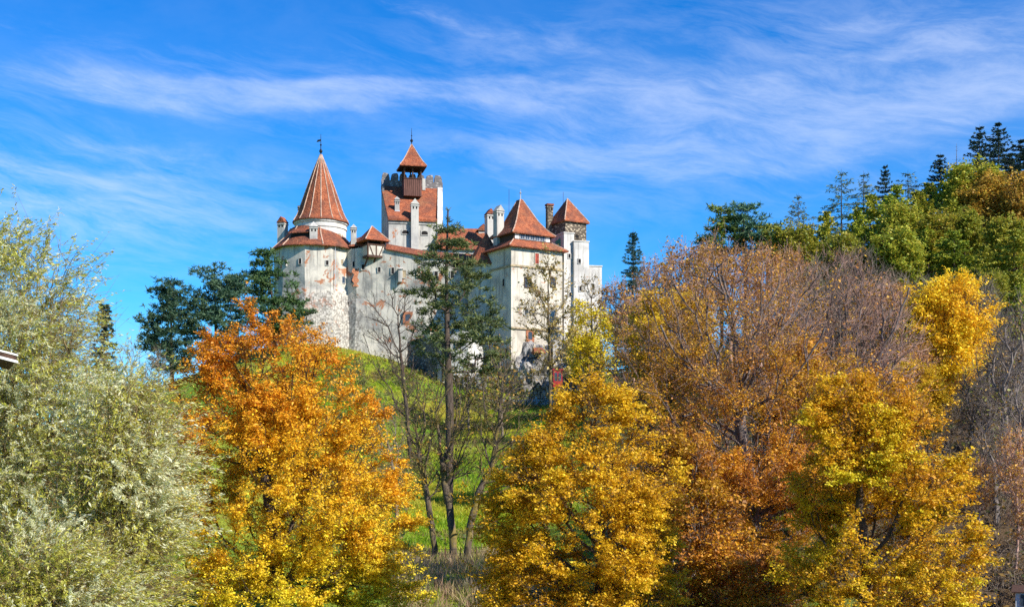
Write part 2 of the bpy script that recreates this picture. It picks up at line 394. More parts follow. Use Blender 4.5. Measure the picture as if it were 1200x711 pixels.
def make_ground():
    xs = np.concatenate([np.linspace(-4000, -170, 16)[:-1], np.arange(-170, 170.1, 2.0), np.linspace(170, 4000, 16)[1:]])
    ys = np.concatenate([np.linspace(-1500, -20, 8)[:-1], np.arange(-20, 262, 2.0), np.linspace(262, 7000, 24)[1:]])
    gx, gy = np.meshgrid(xs, ys); z = np.concatenate([hgt(a, b) for a, b in zip(gx, gy)]).reshape(gx.shape)
    for i in range(z.shape[0]):
        for j in range(z.shape[1]):
            if abs(gx[i, j]) < 171 and 60 < gy[i, j] < 262:
                z[i, j] += 0.55 * mnoise.noise((gx[i, j] * .11, gy[i, j] * .11, 0)) + 0.25 * mnoise.noise((gx[i, j] * .33, gy[i, j] * .33, 4))
    v = np.stack([gx, gy, z], -1).reshape(-1, 3); nx = len(xs); ny = len(ys)
    a = (np.arange(ny - 1)[:, None] * nx + np.arange(nx - 1)[None, :]).ravel()
    m_, t, b, pos, _ = material('ground')
    n1 = t.noise(pos, 0.055, 6, 0.6, 0.5); n2 = t.noise(pos, 0.5, 6, 0.7); n3 = t.noise(pos, 4, 4, 0.7)
    c = t.mix(t.ss(n1, 0.38, 0.60), (0.14, 0.27, 0.014), (0.34, 0.37, 0.022)); c = t.mix(t.ss(n2, 0.50, 0.70, 0, 0.8), c, (0.24, 0.19, 0.06))
    c = t.mix(t.ss(n3, 0.4, 0.75, 0, 0.6), c, (0.03, 0.05, 0.01))
    sp = t.new('ShaderNodeSeparateXYZ'); t.l.new(pos, sp.inputs[0])          # leaf litter covers the wooded hillside east of the meadow
    wood = t.ss(t.m('MULTIPLY_ADD', t.m('SUBTRACT', n1, 0.5), 30, sp.outputs[0]), 10, 24)
    lit = t.mix(n2, (0.05, 0.035, 0.02), (0.15, 0.095, 0.045)); c = t.mix(wood, c, lit)
    t.l.new(c, b.inputs['Base Color']); bump(t, b, t.m('ADD', n2, n3), 0.8, 0.3)
    o = raw_mesh('ground', v, np.stack([a, a + 1, a + nx + 1, a + nx], 1), 4, m_, smooth=True)
    tag(o, kind='structure')
make_ground()

# ------------------------------------------------------------------ the castle
M = MATS
castle = empty('castle', (X(500, 216), 216, 30), 'whitewashed hilltop castle with red tiled roofs, cone-roofed round tower and battlemented keep', 'castle')

def wall_pts(poly, step=1.2):
    """resample an open plan polyline [(x,y)] and give outward (towards the left-hand side reversed) normals"""
    out = []
    for (a, b) in zip(poly[:-1], poly[1:]):
        a, b = Vector(a), Vector(b); n = max(1, int((b - a).length / step))
        for k in range(n): out.append(a.lerp(b, k / n))
    out.append(Vector(poly[-1])); nr = []
    for i in range(len(out)):
        d = out[min(i + 1, len(out) - 1)] - out[max(i - 1, 0)]; d.normalize(); nr.append(Vector((d.y, -d.x)))
    return out, nr

def wall_sheet(mb, poly, ztop, rows, thick=1.0):
    """rows: [(z, outward offset)] below the top; ztop: list of z per plan corner"""
    pts, nr = wall_pts(poly)
    # interpolate ztop along the corners
    acc = [0]
    for a, b in zip(poly[:-1], poly[1:]): acc.append(acc[-1] + (Vector(b) - Vector(a)).length)
    s_ = [0]
    for a, b in zip(pts[:-1], pts[1:]): s_.append(s_[-1] + (b - a).length)
    zt = np.interp(s_, acc, ztop)
    lev = [(None, 0.0)] + rows; grid = []
    for (z0, o0), (z1, o1) in zip(lev[:-1], lev[1:]):
        zz0 = z0 if z0 is not None else float(np.mean(ztop)); n = max(1, int(abs(zz0 - z1) / 1.2))
        for k in range(n):
            f_ = k / n
            grid.append([(p.x + q.x * (o0 + (o1 - o0) * f_), p.y + q.y * (o0 + (o1 - o0) * f_), (zt[i] if z0 is None else z0) * (1 - f_) + z1 * f_) for i, (p, q) in enumerate(zip(pts, nr))])
    grid.append([(p.x + q.x * lev[-1][1], p.y + q.y * lev[-1][1], lev[-1][0]) for p, q in zip(pts, nr)])
    back = [(p.x - q.x * thick, p.y - q.y * thick, zt[i]) for i, (p, q) in enumerate(zip(pts, nr))]
    backb = [(p.x - q.x * thick, p.y - q.y * thick, lev[-1][0]) for p, q in zip(pts, nr)]
    mb.grid([backb, back] + grid)

def wall_depth(o, px, py, D):
    """distance at which the line of sight through this point of the facade meets wall o"""
    if o.type != 'MESH': return D
    bpy.context.view_layer.update()
    inv = o.matrix_world.inverted(); a = inv @ Vector((0, 0, EYE)); d = (inv.to_3x3() @ (P(px, py, D) - Vector((0, 0, EYE)))).normalized()
    ok, loc, nor, idx = o.ray_cast(a, d)
    return (o.matrix_world @ loc).y if ok else D

def window(parent, px, py, wpx, hpx, D, ang, kind='opening', arch=False, frame_mat='chimney_plaster', proud=0.10, fw=0.09, bars=False, sill=False):
    """opening with a surround standing a little proud of the wall whose plane lies at D under this pixel and is turned by ang"""
    D = wall_depth(parent, px, py, D) - .02
    s_ = D / F; w, h = wpx * s_, hpx * s_
    fr = frame(px, D, ang, Z(py, D))
    mb = MB(); t = fw
    mb.box(fr, -w / 2 - t, -w / 2, -proud, 0.4, -h / 2 - t, h / 2 + t); mb.box(fr, w / 2, w / 2 + t, -proud, 0.4, -h / 2 - t, h / 2 + t)
    mb.box(fr, -w / 2, w / 2, -proud, 0.4, h / 2, h / 2 + t); mb.box(fr, -w / 2, w / 2, -proud - (0.08 if sill else 0), 0.4, -h / 2 - t, -h / 2)
    if arch:
        n = 6
        for k in range(n):
            a0, a1 = math.pi * k / n, math.pi * (k + 1) / n
            r_ = w / 2
            mb.prism([fr(-r_ * math.cos(a0), -proud + .01, h / 2 - .55 * r_ + .55 * r_ * math.sin(a0)), fr(-r_ * math.cos(a1), -proud + .01, h / 2 - .55 * r_ + .55 * r_ * math.sin(a1)), fr(-r_ * math.cos(a1), -proud + .01, h / 2 + .02), fr(-r_ * math.cos(a0), -proud + .01, h / 2 + .02)],
                     [fr(-r_ * math.cos(a0), .3, h / 2 - .55 * r_ + .55 * r_ * math.sin(a0)), fr(-r_ * math.cos(a1), .3, h / 2 - .55 * r_ + .55 * r_ * math.sin(a1)), fr(-r_ * math.cos(a1), .3, h / 2 + .02), fr(-r_ * math.cos(a0), .3, h / 2 + .02)])
    f_ = mb.build('window', M[frame_mat], parent)
    pn = MB(); pn.box(fr, -w / 2, w / 2, -.05, 0.35, -h / 2, h / 2); pn.build('pane', M[kind], f_)
    if bars:
        br = MB(); br.box(fr, -.035, .035, -.10, -.045, -h / 2, h / 2); br.box(fr, -w / 2, -.04, -.095, -.046, h * .12 - .035, h * .12 + .035); br.box(fr, .04, w / 2, -.095, -.046, h * .12 - .035, h * .12 + .035)
        br.build('glazing_bar', M['dark_timber'], f_)
    return f_

def chimney(parent, px, py_top, py_bot, wpx, D, ang, style='gable', mat='chimney_plaster', dpx=None, capmat='roof_tiles'):
    s_ = D / F; w = wpx * s_; d = (dpx or wpx) * s_ * 0.9; zt, zb = Z(py_top, D), Z(py_bot, D)
    fr = frame(px, D, ang); mb = MB(); capz = zt - w * 0.75
    mb.box(fr, -w / 2, w / 2, 0, d, zb, capz - .35); mb.box(fr, -w / 2 - .1, w / 2 + .1, -.1, d + .1, capz - .347, capz - .2); mb.box(fr, -w / 2 + .02, w / 2 - .02, .02, d - .02, capz - .197, capz)
    c = mb.build('chimney', M[mat], parent)
    cap = MB()
    if style == 'gable':
        o = .14
        for y0, y1 in ((-.12, d + .12),):
            cap.prism([fr(-w / 2 - o, y0, capz), fr(w / 2 + o, y0, capz), fr(0, y0, zt)], [fr(-w / 2 - o, y1, capz), fr(w / 2 + o, y1, capz), fr(0, y1, zt)])
    elif style == 'slab': cap.box(fr, -w / 2 - .12, w / 2 + .12, -.12, d + .12, capz + .003, capz + .3)
    else: cap.pyr([fr(-w / 2 - .12, -.12, capz), fr(w / 2 + .12, -.12, capz), fr(w / 2 + .12, d + .12, capz), fr(-w / 2 - .12, d + .12, capz)], fr(0, d / 2, zt))
    cap.build('cap', M[capmat], c)
    vw = w * .2
    for sx in (-.22, .22):
        vent = MB(); vent.box(fr, sx * w - vw / 2, sx * w + vw / 2, -.006, .02, capz - .85, capz - .45); vent.build('vent', M['opening'], c)
    return c

def hip_ribs(parent, lines, r_=.11, mat='mortar'):
    for l in lines:
        mb = MB(); mb.tube(l, r_, 5); mb.build('hip_ridge', M[mat], parent)

# --- round bastion with the cone tower
BD = 222.0; bc = (X(370, BD), BD); br = 7.1
def facet(k): a = R(-90 - 6 + 36 * k); return (bc[0] + br * math.cos(a), bc[1] + br * math.sin(a))
bast = MB(); zt = Z(297, BD) + .5
poly = [facet(k) for k in range(-4, 7)]
wall_sheet(bast, poly, [zt] * len(poly), [(Z(342, BD), 0.0), (Z(352, BD), 0.25), (27, 2.0)], 1.0)
bastion = bast.build('round_bastion', M['wall_plaster'], castle, noise_amp=.09)
rf = MB(); rf.lathe(bc, [(6.3, zt + .1), (7.62, zt - .38), (7.66, zt - .22), (6.6, zt + .75), (5.4, zt + 1.9), (4.2, zt + 3.6), (3.9, zt + 3.7)], 40)
skirt = rf.build('bastion_roof', M['old_roof_tiles'], castle, noise_amp=.05)
def on_skirt(a, lift=.06): return [(bc[0] + r_ * math.cos(R(a)), bc[1] + r_ * math.sin(R(a)), z + lift) for r_, z in ((7.6, zt - .22), (6.6, zt + .75), (5.4, zt + 1.9), (4.25, zt + 3.55))]
hip_ribs(skirt, [on_skirt(-72), on_skirt(-128), on_skirt(-20), on_skirt(-165)])
cc = (X(376, BD), BD); zc = Z(262, BD)
drum = MB(); drum.lathe(cc, [(4.35, zt), (4.35, zc - 1.25), (4.5, zc - 1.2), (4.5, zc - .85), (4.42, zc - .8), (4.42, zc - .45), (4.62, zc - .35), (4.66, zc + .05), (3.0, zc + .1)], 40)
tower = drum.build('round_tower', M['white_plaster'], castle, noise_amp=.03)
prof = [(4.4, zc + .02), (4.86, zc - .05), (4.86, zc + .10), (4.30, zc + 1.0), (3.85, zc + 2.0), (3.2, zc + 3.9), (2.35, zc + 6.3), (1.25, zc + 9.2), (.12, zc + 11.9)]
cone = MB(); cone.lathe(cc, prof, 48)
cone_o = cone.build('cone_roof', M['roof_tiles'], castle, noise_amp=.07, nscale=.6)
hip_ribs(cone_o, [[(cc[0] + (r_ + .03) * math.cos(R(a)), cc[1] + (r_ + .03) * math.sin(R(a)), z + .05) for r_, z in prof[2:]] for a in range(-345, 0, 24)], .085)
fin = MB(); tip = zc + 11.6
fin.tube([(cc[0], cc[1], tip), (cc[0], cc[1], tip + 3.9)], [.12, .035]); 
fin.lathe(cc, [(.02, tip + .5), (.26, tip + .75), (.3, tip + .95), (.22, tip + 1.15), (.02, tip + 1.35)], 10); fin.lathe(cc, [(.02, tip + 1.8), (.2, tip + 2.0), (.02, tip + 2.25)], 8)
vx = cc[0]
fin.prism([(vx - .75, cc[1] - .04, tip + 2.5), (vx - .1, cc[1] - .04, tip + 2.65), (vx, cc[1] - .04, tip + 3.0), (vx - .55, cc[1] - .04, tip + 2.9)], [(vx - .75, cc[1] + .04, tip + 2.5), (vx - .1, cc[1] + .04, tip + 2.65), (vx, cc[1] + .04, tip + 3.0), (vx - .55, cc[1] + .04, tip + 2.9)])
fin.build('weathervane', M['iron'], castle)
# small round-headed window on the drum, half sunk into the skirt roof
window(tower, 397.5, 276.5, 5, 5, 218.8, 42, 'pale_shutter', True, 'white_plaster')
# slot dormer in the skirt roof
frd = frame(352, 216.3, -16); dm = MB(); dz = zt + 1.0
dm.prism([frd(-2.2, -.25, dz + .95), frd(2.0, -.25, dz + .95), frd(1.7, 3.0, dz + 2.6), frd(-1.6, 3.0, dz + 2.6)], [frd(-2.2, -.25, dz + 1.1), frd(2.0, -.25, dz + 1.1), frd(1.7, 3.0, dz + 2.75), frd(-1.6, 3.0, dz + 2.75)])
dorm = dm.build('dormer', M['old_roof_tiles'], castle)
dk = MB(); dk.box(frd, -1.75, 1.75, .15, 2.2, dz - .6, dz + .93); dk.build('opening', M['opening'], dorm)
chimney(castle, 329, 253.5, 294, 9.5, 222, -20); chimney(castle, 367.5, 258.5, 290, 9, 215.5, 8, 'pyr', capmat='chimney_plaster')
chimney(castle, 353, 238, 262, 7, 228, 10, 'slab', 'dark_masonry', capmat='dark_masonry'); chimney(castle, 414.5, 262, 288, 6.5, 218, 10, 'pyr', capmat='chimney_plaster')
for px, py, w, h, D, a, k in ((334.7, 308.5, 3, 5.5, 219.4, -55, 'opening'), (351.8, 306, 3.4, 6, 216.0, -24, 'opening'), (383.4, 308, 3, 5.5, 215.75, 12, 'opening'), (400.7, 307, 3, 5.5, 217.9, 30, 'pale_shutter'), (402.4, 328, 3.4, 7.5, 218.1, 30, 'glass')):
    window(bastion, px, py, w, h, D, a, k)
pipe = MB(); pipe.tube([(X(393, 216.2), 216.1, zt), (X(393, 216.2), 216.0, Z(342, 216))], .06); pipe.build('downpipe', M['zinc'], castle)

# --- curtain wall
cw = [(X(404, 218.6), 218.6), (X(418, 217.4), 217.4), (X(452, 216.6), 216.6), (X(500, 215.4), 215.4), (X(535, 215.2), 215.2), (X(575, 215), 215)]
ztops = [Z(293, 218.6), Z(291, 217.4), Z(292, 216.6), Z(301, 215.4), Z(303.5, 215), Z(306, 215)]
cwm = MB(); wall_sheet(cwm, cw, ztops, [(Z(345, 213), 0.0), (Z(400, 213), .9), (Z(440, 213), 2.2)], 1.2)
curtain = cwm.build('curtain_wall', M['wall_plaster'], castle, noise_amp=.13, nscale=.35)
cop = MB()
def coping_row(off, dz): return [(x, y + off, z + dz) for (x, y), z in list(zip(cw, ztops))[2:]]
cop.grid([coping_row(-.35, -.12), coping_row(-.38, .02), coping_row(1.6, 1.25), coping_row(1.7, 1.1), coping_row(-.35, -.12)])
cop.build('coping', M['old_roof_tiles'], castle, noise_amp=.06)
for px, py, w, h, D, a, k, ar in ((414.8, 309.5, 3.6, 6, 217.5, 10, 'opening', 0), (413, 329, 2.6, 5, 217.6, 10, 'glass', 0), (425.6, 313, 3.6, 6, 216.2, 6, 'opening', 0), (444.4, 316, 3, 6, 214.2, 6, 'opening', 0), (460.2, 317.3, 3.2, 7.5, 213.2, 2, 'opening', 0),
                            (474, 321, 4, 8.5, 212.9, 2, 'pale_shutter', 0), (490.8, 320, 3.8, 9, 212.55, 2, 'pale_shutter', 1), (511, 322, 4, 8, 212.55, 0, 'opening', 0), (407.7, 358, 6, 9, 217.6, 12, 'opening', 1), (478, 372, 6, 8, 212.5, 0, 'glass', 1), (530, 322, 4, 8, 212.7, 0, 'opening', 0)):
    window(curtain, px, py, w, h, D, a, k, bool(ar), 'brick' if py in (372,) else 'chimney_plaster', fw=.4 if py == 372 else .09)
# brick strip bared under one window, a niche hood and a slit shadow rib
frb = frame(416.5, 217.25, 22, Z(325, 217)); bk = MB()
bk.grid([[frb(-.45 + .25 * math.sin(k * 2.1), -.10, -1.5 + .5 * k), frb(.45 + .3 * math.sin(k * 3.7 + 1), -.10, -1.5 + .5 * k)] for k in range(7)]); bk.grid([[frb(-.2, .2, -1.5), frb(.2, .2, -1.5)], [frb(-.2, .2, 1.5), frb(.2, .2, 1.5)]])
bk.build('bare_brick', M['brick'], castle)
bt = MB(); frh = frame(469.5, 215.9, 2); bt.box(frh, -.35, .25, -.5, .4, Z(327, 212.7), Z(312, 212.7)); bt.pyr([frh(-.55, -.7, Z(312, 212.7)), frh(.45, -.7, Z(312, 212.7)), frh(.45, .4, Z(312, 212.7)), frh(-.55, .4, Z(312, 212.7))], frh(-.05, -.1, Z(309, 212.7))); bt.build('buttress', M['chimney_plaster'], castle)

# --- turret (bartizan) with timber balcony
TD = 215.4; frt = frame(431, TD, 30); tz0, tz1, tz2 = Z(299, TD), Z(285.5, TD), Z(280.5, TD)
tb = MB(); tb.box(frt, 0, 3.1, 0, 3.2, tz0, tz1); turret = tb.build('turret', M['cream_plaster'], castle)
tm = MB()
for x0, x1 in ((-.06, .16), (2.94, 3.16)): tm.box(frt, x0, x1, -.06, .16, tz0 - .2, tz2)
tm.box(frt, .16, 2.94, -.07, .1, tz1 - .18, tz1 + .06); tm.box(frt, .16, 2.94, -.07, .1, tz0 - .25, tz0 + .12); tm.box(frt, -.07, .1, .16, 3.2, tz0 - .25, tz0 + .12); tm.box(frt, -.07, .1, .16, 3.2, tz1 - .18, tz1 + .06)
tm.box(frt, 1.45, 1.65, -.06, .08, tz0 + .12, tz1 - .18)
for a, b in ((.3, 1.0), (2.8, 2.1)):
    tm.prism([frt(a - .09, -.055, tz1 - .18), frt(a + .09, -.055, tz1 - .18), frt(b + .09, -.055, tz0 + .12), frt(b - .09, -.055, tz0 + .12)], [frt(a - .09, .05, tz1 - .18), frt(a + .09, .05, tz1 - .18), frt(b + .09, .05, tz0 + .12), frt(b - .09, .05, tz0 + .12)])
for x in (.05, 1.45, 2.85):
    tm.prism([frt(x, -.05, tz0 - .24), frt(x + .22, -.05, tz0 - .24), frt(x + .22, 1.7, tz0 - 1.6), frt(x, 1.7, tz0 - 1.6)], [frt(x, .35, tz0 - .24), frt(x + .22, .35, tz0 - .24), frt(x + .22, 2.0, tz0 - 1.6), frt(x, 2.0, tz0 - 1.6)])
tm.build('timber_frame', M['dark_timber'], turret)
ins = MB(); ins.box(frt, .5, 2.6, .6, 3.2, tz1 + .07, tz2); ins.build('gallery_opening', M['opening'], turret)
tr = MB(); e = .75; ez = tz2 - .1
tr.pyr([frt(-e, -e, ez), frt(3.1 + e, -e, ez), frt(3.1 + e, 3.2 + e, ez), frt(-e, 3.2 + e, ez)], frt(1.5, 1.7, ez + 2.75)); troof = tr.build('turret_roof', M['roof_tiles'], castle)
hip_ribs(troof, [[frt(-e, -e, ez + .03), frt(1.5, 1.7, ez + 2.8)], [frt(3.1 + e, -e, ez + .03), frt(1.5, 1.7, ez + 2.8)]], .09)
sb = MB(); frs = frame(419, 218.2, 12); sb.box(frs, 0, 3.6, 0, 4, Z(330, 216), Z(287, 216)); sb.build('stair_block', M['wall_plaster'], castle)
sr = MB(); zz = Z(284, 217); sr.prism([frs(-1.6, -.4, zz - .6), frs(3.0, -.4, zz - .2), frs(3.4, 4.4, zz), frs(-1.6, 4.4, zz - .3)], [frs(-1.0, 1.7, zz + .9), frs(2.9, 1.7, zz + 2.3), frs(2.9, 2.0, zz + 2.3), frs(-1.0, 2.0, zz + .9)]); sr.build('stair_roof', M['old_roof_tiles'], castle)

# --- battlemented keep
KD = 222.0; frk = frame(455.5, KD, 12.5); wk = 8.5; dk_ = 9.6
zf, zb_ = Z(256.5, KD), Z(219, 231.5); kb = Z(330, KD)
kb_l = frk(-.15, dk_, 0); kb_r = frk(wk + 2.5, dk_, 0)
kp = MB()
def kz(p, z): return (p.x, p.y, z)
A, B, C_, D_ = frk(0, 0, 0), frk(wk + .95, 0, 0), kb_r, kb_l
kp.prism([kz(A, kb), kz(B, kb), kz(C_, kb), kz(D_, kb)], [kz(A, zf), kz(B, zf), kz(C_, zb_), kz(D_, zb_)])
kp.box(frk, -.08, wk, -.16, .2, zf - .75, zf - .35); kp.box(frk, -.16, wk, -.3, .2, zf - .347, zf - .02)
keep = kp.build('keep', M['keep_plaster'], castle)
kr = MB(); q0, q1 = frk(-.15, -.45, 0), frk(wk - .05, -.45, 0); q2, q3 = frk(wk + 1.6, dk_ - .5, 0), frk(-.3, dk_ - .5, 0)
rise = (zb_ - zf) / dk_
kr.prism([kz(q0, zf - .28), kz(q1, zf - .28), kz(q2, zb_ - .45), kz(q3, zb_ - .45)], [kz(q0, zf + .05), kz(q1, zf + .05), kz(q2, zb_ + .02), kz(q3, zb_ + .02)])
kroof = kr.build('keep_roof', M['roof_tiles'], castle, noise_amp=.03)
ck = MB(); r0, r1, r2, r3 = frk(wk, -.25, 0), frk(wk + .98, -.25, 0), frk(wk + 2.52, dk_, 0), frk(wk + 1.65, dk_, 0)
ck.prism([kz(r0, kb), kz(r1, kb), kz(r2, kb), kz(r3, kb)], [kz(r0, zf + .7), kz(r1, zf + .7), kz(r2, zb_ + .6), kz(r3, zb_ + .6)]); ck.build('cheek_wall', M['white_plaster'], keep)
pp = MB(); pz0, pz1 = zb_ - .6, Z(211.5, 231.5)
pp.box(frk, -.15, wk + 2.5, dk_ - .45, dk_ + .3, pz0, pz1); par = pp.build('parapet', M['parapet_stone'], keep)
nm = 7; step = (wk + 2.65) / nm
for i in range(nm):
    x0 = -.15 + i * step + .1; w_ = step - .22; mm = MB(); h_ = Z(203, 231.5) - pz1; pr = []
    for k in range(9):
        t_ = k / 8; side = 1 if i % 2 else -1; prof_h = h_ * (.55 + .45 * math.sqrt(max(0, 1 - (2 * t_ - 1 - .35 * side) ** 2 / 1.9)) - (.35 if (t_ in (0, 1)) else 0))
        pr.append((x0 + w_ * t_, pz1 + prof_h))
    front = [frk(x0, dk_ - .4, pz1)] + [frk(a, dk_ - .4, z) for a, z in pr] + [frk(x0 + w_, dk_ - .4, pz1)]
    backp = [frk(x0, dk_ + .25, pz1)] + [frk(a, dk_ + .25, z) for a, z in pr] + [frk(x0 + w_, dk_ + .25, pz1)]
    mm.prism(front, backp); mm.build('merlon', M['parapet_stone'], keep)
# side merlons on the left flank near the back corner
for j, y0 in enumerate((dk_ - 2.2, dk_ - 4.0)):
    mm = MB(); zz = zf + rise * (y0 + 1.2) + .1
    mm.prism([frk(-.28, y0, zz - 1.4), frk(.1, y0, zz - 1.4), frk(.1, y0 + 1.4, zz - .4), frk(-.28, y0 + 1.4, zz - .4)], [frk(-.28, y0, zz + .5 - j * .3), frk(.1, y0, zz + .5 - j * .3), frk(.1, y0 + 1.4, zz + 1.9 - j * .9), frk(-.28, y0 + 1.4, zz + 1.9 - j * .9)]); 
    if j == 0: mm.build('merlon', M['parapet_stone'], keep)
for px, py, w, h in ((475, 272, 8, 4.2), (497.5, 273, 7.5, 4.5), (472, 294, 8, 4.6), (497, 295, 8, 4.6)):
    window(keep, px, py, w, h, KD + (px - 455.5) * .148 * .22 - .02, 12.5, 'opening', True, 'keep_plaster', fw=.1)
# pilaster chimney and slim chimney in front of / on the keep roof
chimney(castle, 486.3, 232.5, 305, 8.8, 222.1, 12.5, 'gable', 'chimney_plaster', 7, 'chimney_plaster'); chimney(castle, 465.5, 229.5, 252, 5.4, 224, 12.5, 'pyr', 'chimney_plaster', 5, 'chimney_plaster')
ft = MB(); f2 = frame(465.5, 224, 12.5); ft.box(f2, -.46, .46, -.06, .8, Z(252, 224), Z(246.5, 224)); ft.build('flashing', M['zinc'], castle)
# belfry
frb2 = frame(473.5, 227.3, 12.5); wb_ = 3.15; bz0, bz1, bz2 = Z(229, 227.3), Z(209, 227.3), Z(194.5, 227.3)
bl = MB(); bl.box(frb2, 0, wb_, 0, wb_, bz0, bz1)
belfry = bl.build('belfry', M['plank_timber'], castle)
bs = MB()
for k in range(1, 9): bs.box(frb2, k * wb_ / 9 - .03, k * wb_ / 9 + .03, -.035, .03, bz0, bz1 - .1)
bs.build('cover_strip', M['dark_timber'], belfry)
po = MB()
for x in (0, wb_ / 2 - .1, wb_ - .2):
    for y in (0, wb_ - .2): po.box(frb2, x, x + .2, y, y + .2, bz1, bz2)
for y in (wb_ / 2 - .1,):
    for x in (0, wb_ - .2): po.box(frb2, x, x + .2, y, y + .2, bz1, bz2)
po.box(frb2, -.08, wb_ + .08, -.1, wb_ + .1, bz1 + .003, bz1 + .14)
for x0 in (.2, wb_ / 2 + .1):                                   # arch spandrels front and back
    ww = wb_ / 2 - .3
    for y in (.02, wb_ - .18):
        for k in range(8):
            a0, a1 = math.pi * k / 8, math.pi * (k + 1) / 8; cx_ = x0 + ww / 2; zc_ = bz2 - .62
            g = lambda a: (cx_ - ww / 2 * math.cos(a), zc_ + .5 * math.sin(a))
            (xa, za), (xb, zb2) = g(a0), g(a1)
            po.prism([frb2(xa, y, za), frb2(xb, y, zb2), frb2(xb, y, bz2), frb2(xa, y, bz2)], [frb2(xa, y + .14, za), frb2(xb, y + .14, zb2), frb2(xb, y + .14, bz2), frb2(xa, y + .14, bz2)])
po.build('arcade', M['dark_timber'], belfry)
bo = .82; b_r = MB(); bcx = wb_ / 2
def sq(h_, z): return [frb2(bcx - h_, bcx - h_, z), frb2(bcx + h_, bcx - h_, z), frb2(bcx + h_, bcx + h_, z), frb2(bcx - h_, bcx + h_, z)]
hb = wb_ / 2 + bo; ap = Z(169, 229)
b_r.grid([sq(.5, bz2 + .35), sq(hb, bz2 - .12), sq(hb + .02, bz2 + .05), sq(hb * .72, bz2 + 1.0), sq(hb * .50, bz2 + 1.95), sq(.05, ap)], True)
brf = b_r.build('belfry_roof', M['roof_tiles'], castle)
so = MB(); so.grid([sq(.4, bz2 + .2), sq(hb - .08, bz2 - .2), sq(hb - .02, bz2 + .02), sq(.4, bz2 + .3)], True); so.build('soffit', M['soffit'], brf)
hip_ribs(brf, [[sq(hb + .02, bz2 + .08)[k], sq(hb * .72, bz2 + 1.03)[k], sq(hb * .5, bz2 + 1.98)[k], sq(.05, ap)[k]] for k in range(4)], .08)
tp = frb2(bcx, bcx, 0); fm = MB(); fm.tube([(tp.x, tp.y, ap - .2), (tp.x, tp.y, ap + 2.9)], [.1, .03]); fm.lathe(tp, [(.02, ap + .3), (.27, ap + .55), (.27, ap + .75), (.02, ap + 1.0)], 10); fm.lathe(tp, [(.02, ap + 1.4), (.14, ap + 1.55), (.02, ap + 1.7)], 8)
fm.build('finial', M['iron'], brf)
# small hatch box beside the belfry
hx = MB(); frx = frame(495, 228.5, 12.5); hx.box(frx, 0, .55, 0, .6, Z(222, 228), Z(208.5, 228)); hx.build('flue_pipe', M['chimney_plaster'], castle)

# --- ranges between keep and gatehouse
mr = MB(); frm = frame(512, 220, 6); zr0, zr1 = Z(290, 220), Z(268, 225)
mr.box(frm, 0, 9.2, 0, 9, Z(330, 220), zr0); mr.build('middle_range', M['white_plaster'], castle)
mrr = MB(); mrr.prism([frm(-.4, -.5, zr0 - .3), frm(9.5, -.5, zr0 - .3), frm(9.5, 9.5, zr0 - .3), frm(-.4, 9.5, zr0 - .3)], [frm(.6, 4.4, zr1), frm(8.9, 4.4, zr1), frm(8.9, 4.7, zr1), frm(.6, 4.7, zr1)]); mrr.build('middle_roof', M['roof_tiles'], castle, noise_amp=.04)
ac = (X(570, 213.5), 213.5); az = Z(310.5, 212)
apx = MB(); apx.lathe(ac, [(3.05, Z(372, 212)), (3.05, az - .5), (3.2, az - .4), (3.25, az - .02), (2.6, az)], 28); aps = apx.build('apse', M['cream_plaster'], castle)
apr = MB(); apr.lathe(ac, [(2.8, az + .02), (3.75, az - .12), (3.75, az + .03), (2.7, az + 1.3), (1.6, az + 3.1), (.06, az + 5.6)], 10, .2); apr.build('apse_roof', M['roof_tiles'], castle)
for px in (577, 587): window(aps, px, 334, 5, 8.5, 210.75 + abs(px - 571) * .045, (px - 571) * 2.2, 'opening', True, 'cream_plaster')
chimney(castle, 575.5, 244, 300, 9, 220, 20, 'gable', 'chimney_plaster', 12); chimney(castle, 586.5, 240, 300, 9.5, 210.5, 30, 'gable', 'chimney_plaster', 10, 'chimney_plaster')
gd = MB(); fg = frame(561, 224, 15); gd.box(fg, 0, 1.6, 0, 2, Z(285, 224), Z(270, 224)); gdo = gd.build('dormer', M['chimney_plaster'], castle)
gr_ = MB(); gr_.prism([fg(-.3, -.3, Z(270, 224)), fg(1.9, -.3, Z(270, 224)), fg(.8, -.3, Z(262, 224))], [fg(-.3, 2.2, Z(270, 224)), fg(1.9, 2.2, Z(270, 224)), fg(.8, 2.2, Z(262, 224))]); gr_.build('gable_roof', M['old_roof_tiles'], gdo)

# --- gatehouse
GD = 205.0; frg = frame(599, GD, 32); wg, dg = 9.9, 8.8; gz = Z(287.5, GD); gb = Z(432, GD)
gm = MB(); gm.box(frg, 0, wg, 0, dg, gb, gz - .4)
gm.box(frg, -.12, wg + .12, -.12, dg, gz - .397, gz - .05); gate = gm.build('gatehouse', M['cream_plaster'], castle)
st = MB(); zs = Z(310.5, GD)
st.box(frg, -.16, wg + .16, -.16, 0, zs - .18, zs + .14); st.box(frg, -.16, 0, .003, dg, zs - .18, zs + .14); st.box(frg, -.1, wg + .3, -.25, 0, Z(384, GD) - .12, Z(384, GD) + .16); st.build('string_course', M['pale_shutter'], gate)
gs = MB(); o_ = .75; i_ = 1.25; gz1 = gz + 1.35
def rect(o, z): return [frg(-o, -o, z), frg(wg + o, -o, z), frg(wg + o, dg + o, z), frg(-o, dg + o, z)]
gs.grid([rect(-1.5, gz - .3), rect(o_, gz - .22), rect(o_ + .02, gz - .05), rect(-i_, gz1), rect(-i_ - .6, gz1 + .02)], True); gsk = gs.build('gatehouse_lower_roof', M['roof_tiles'], castle)
zw = gz1 + 1.05
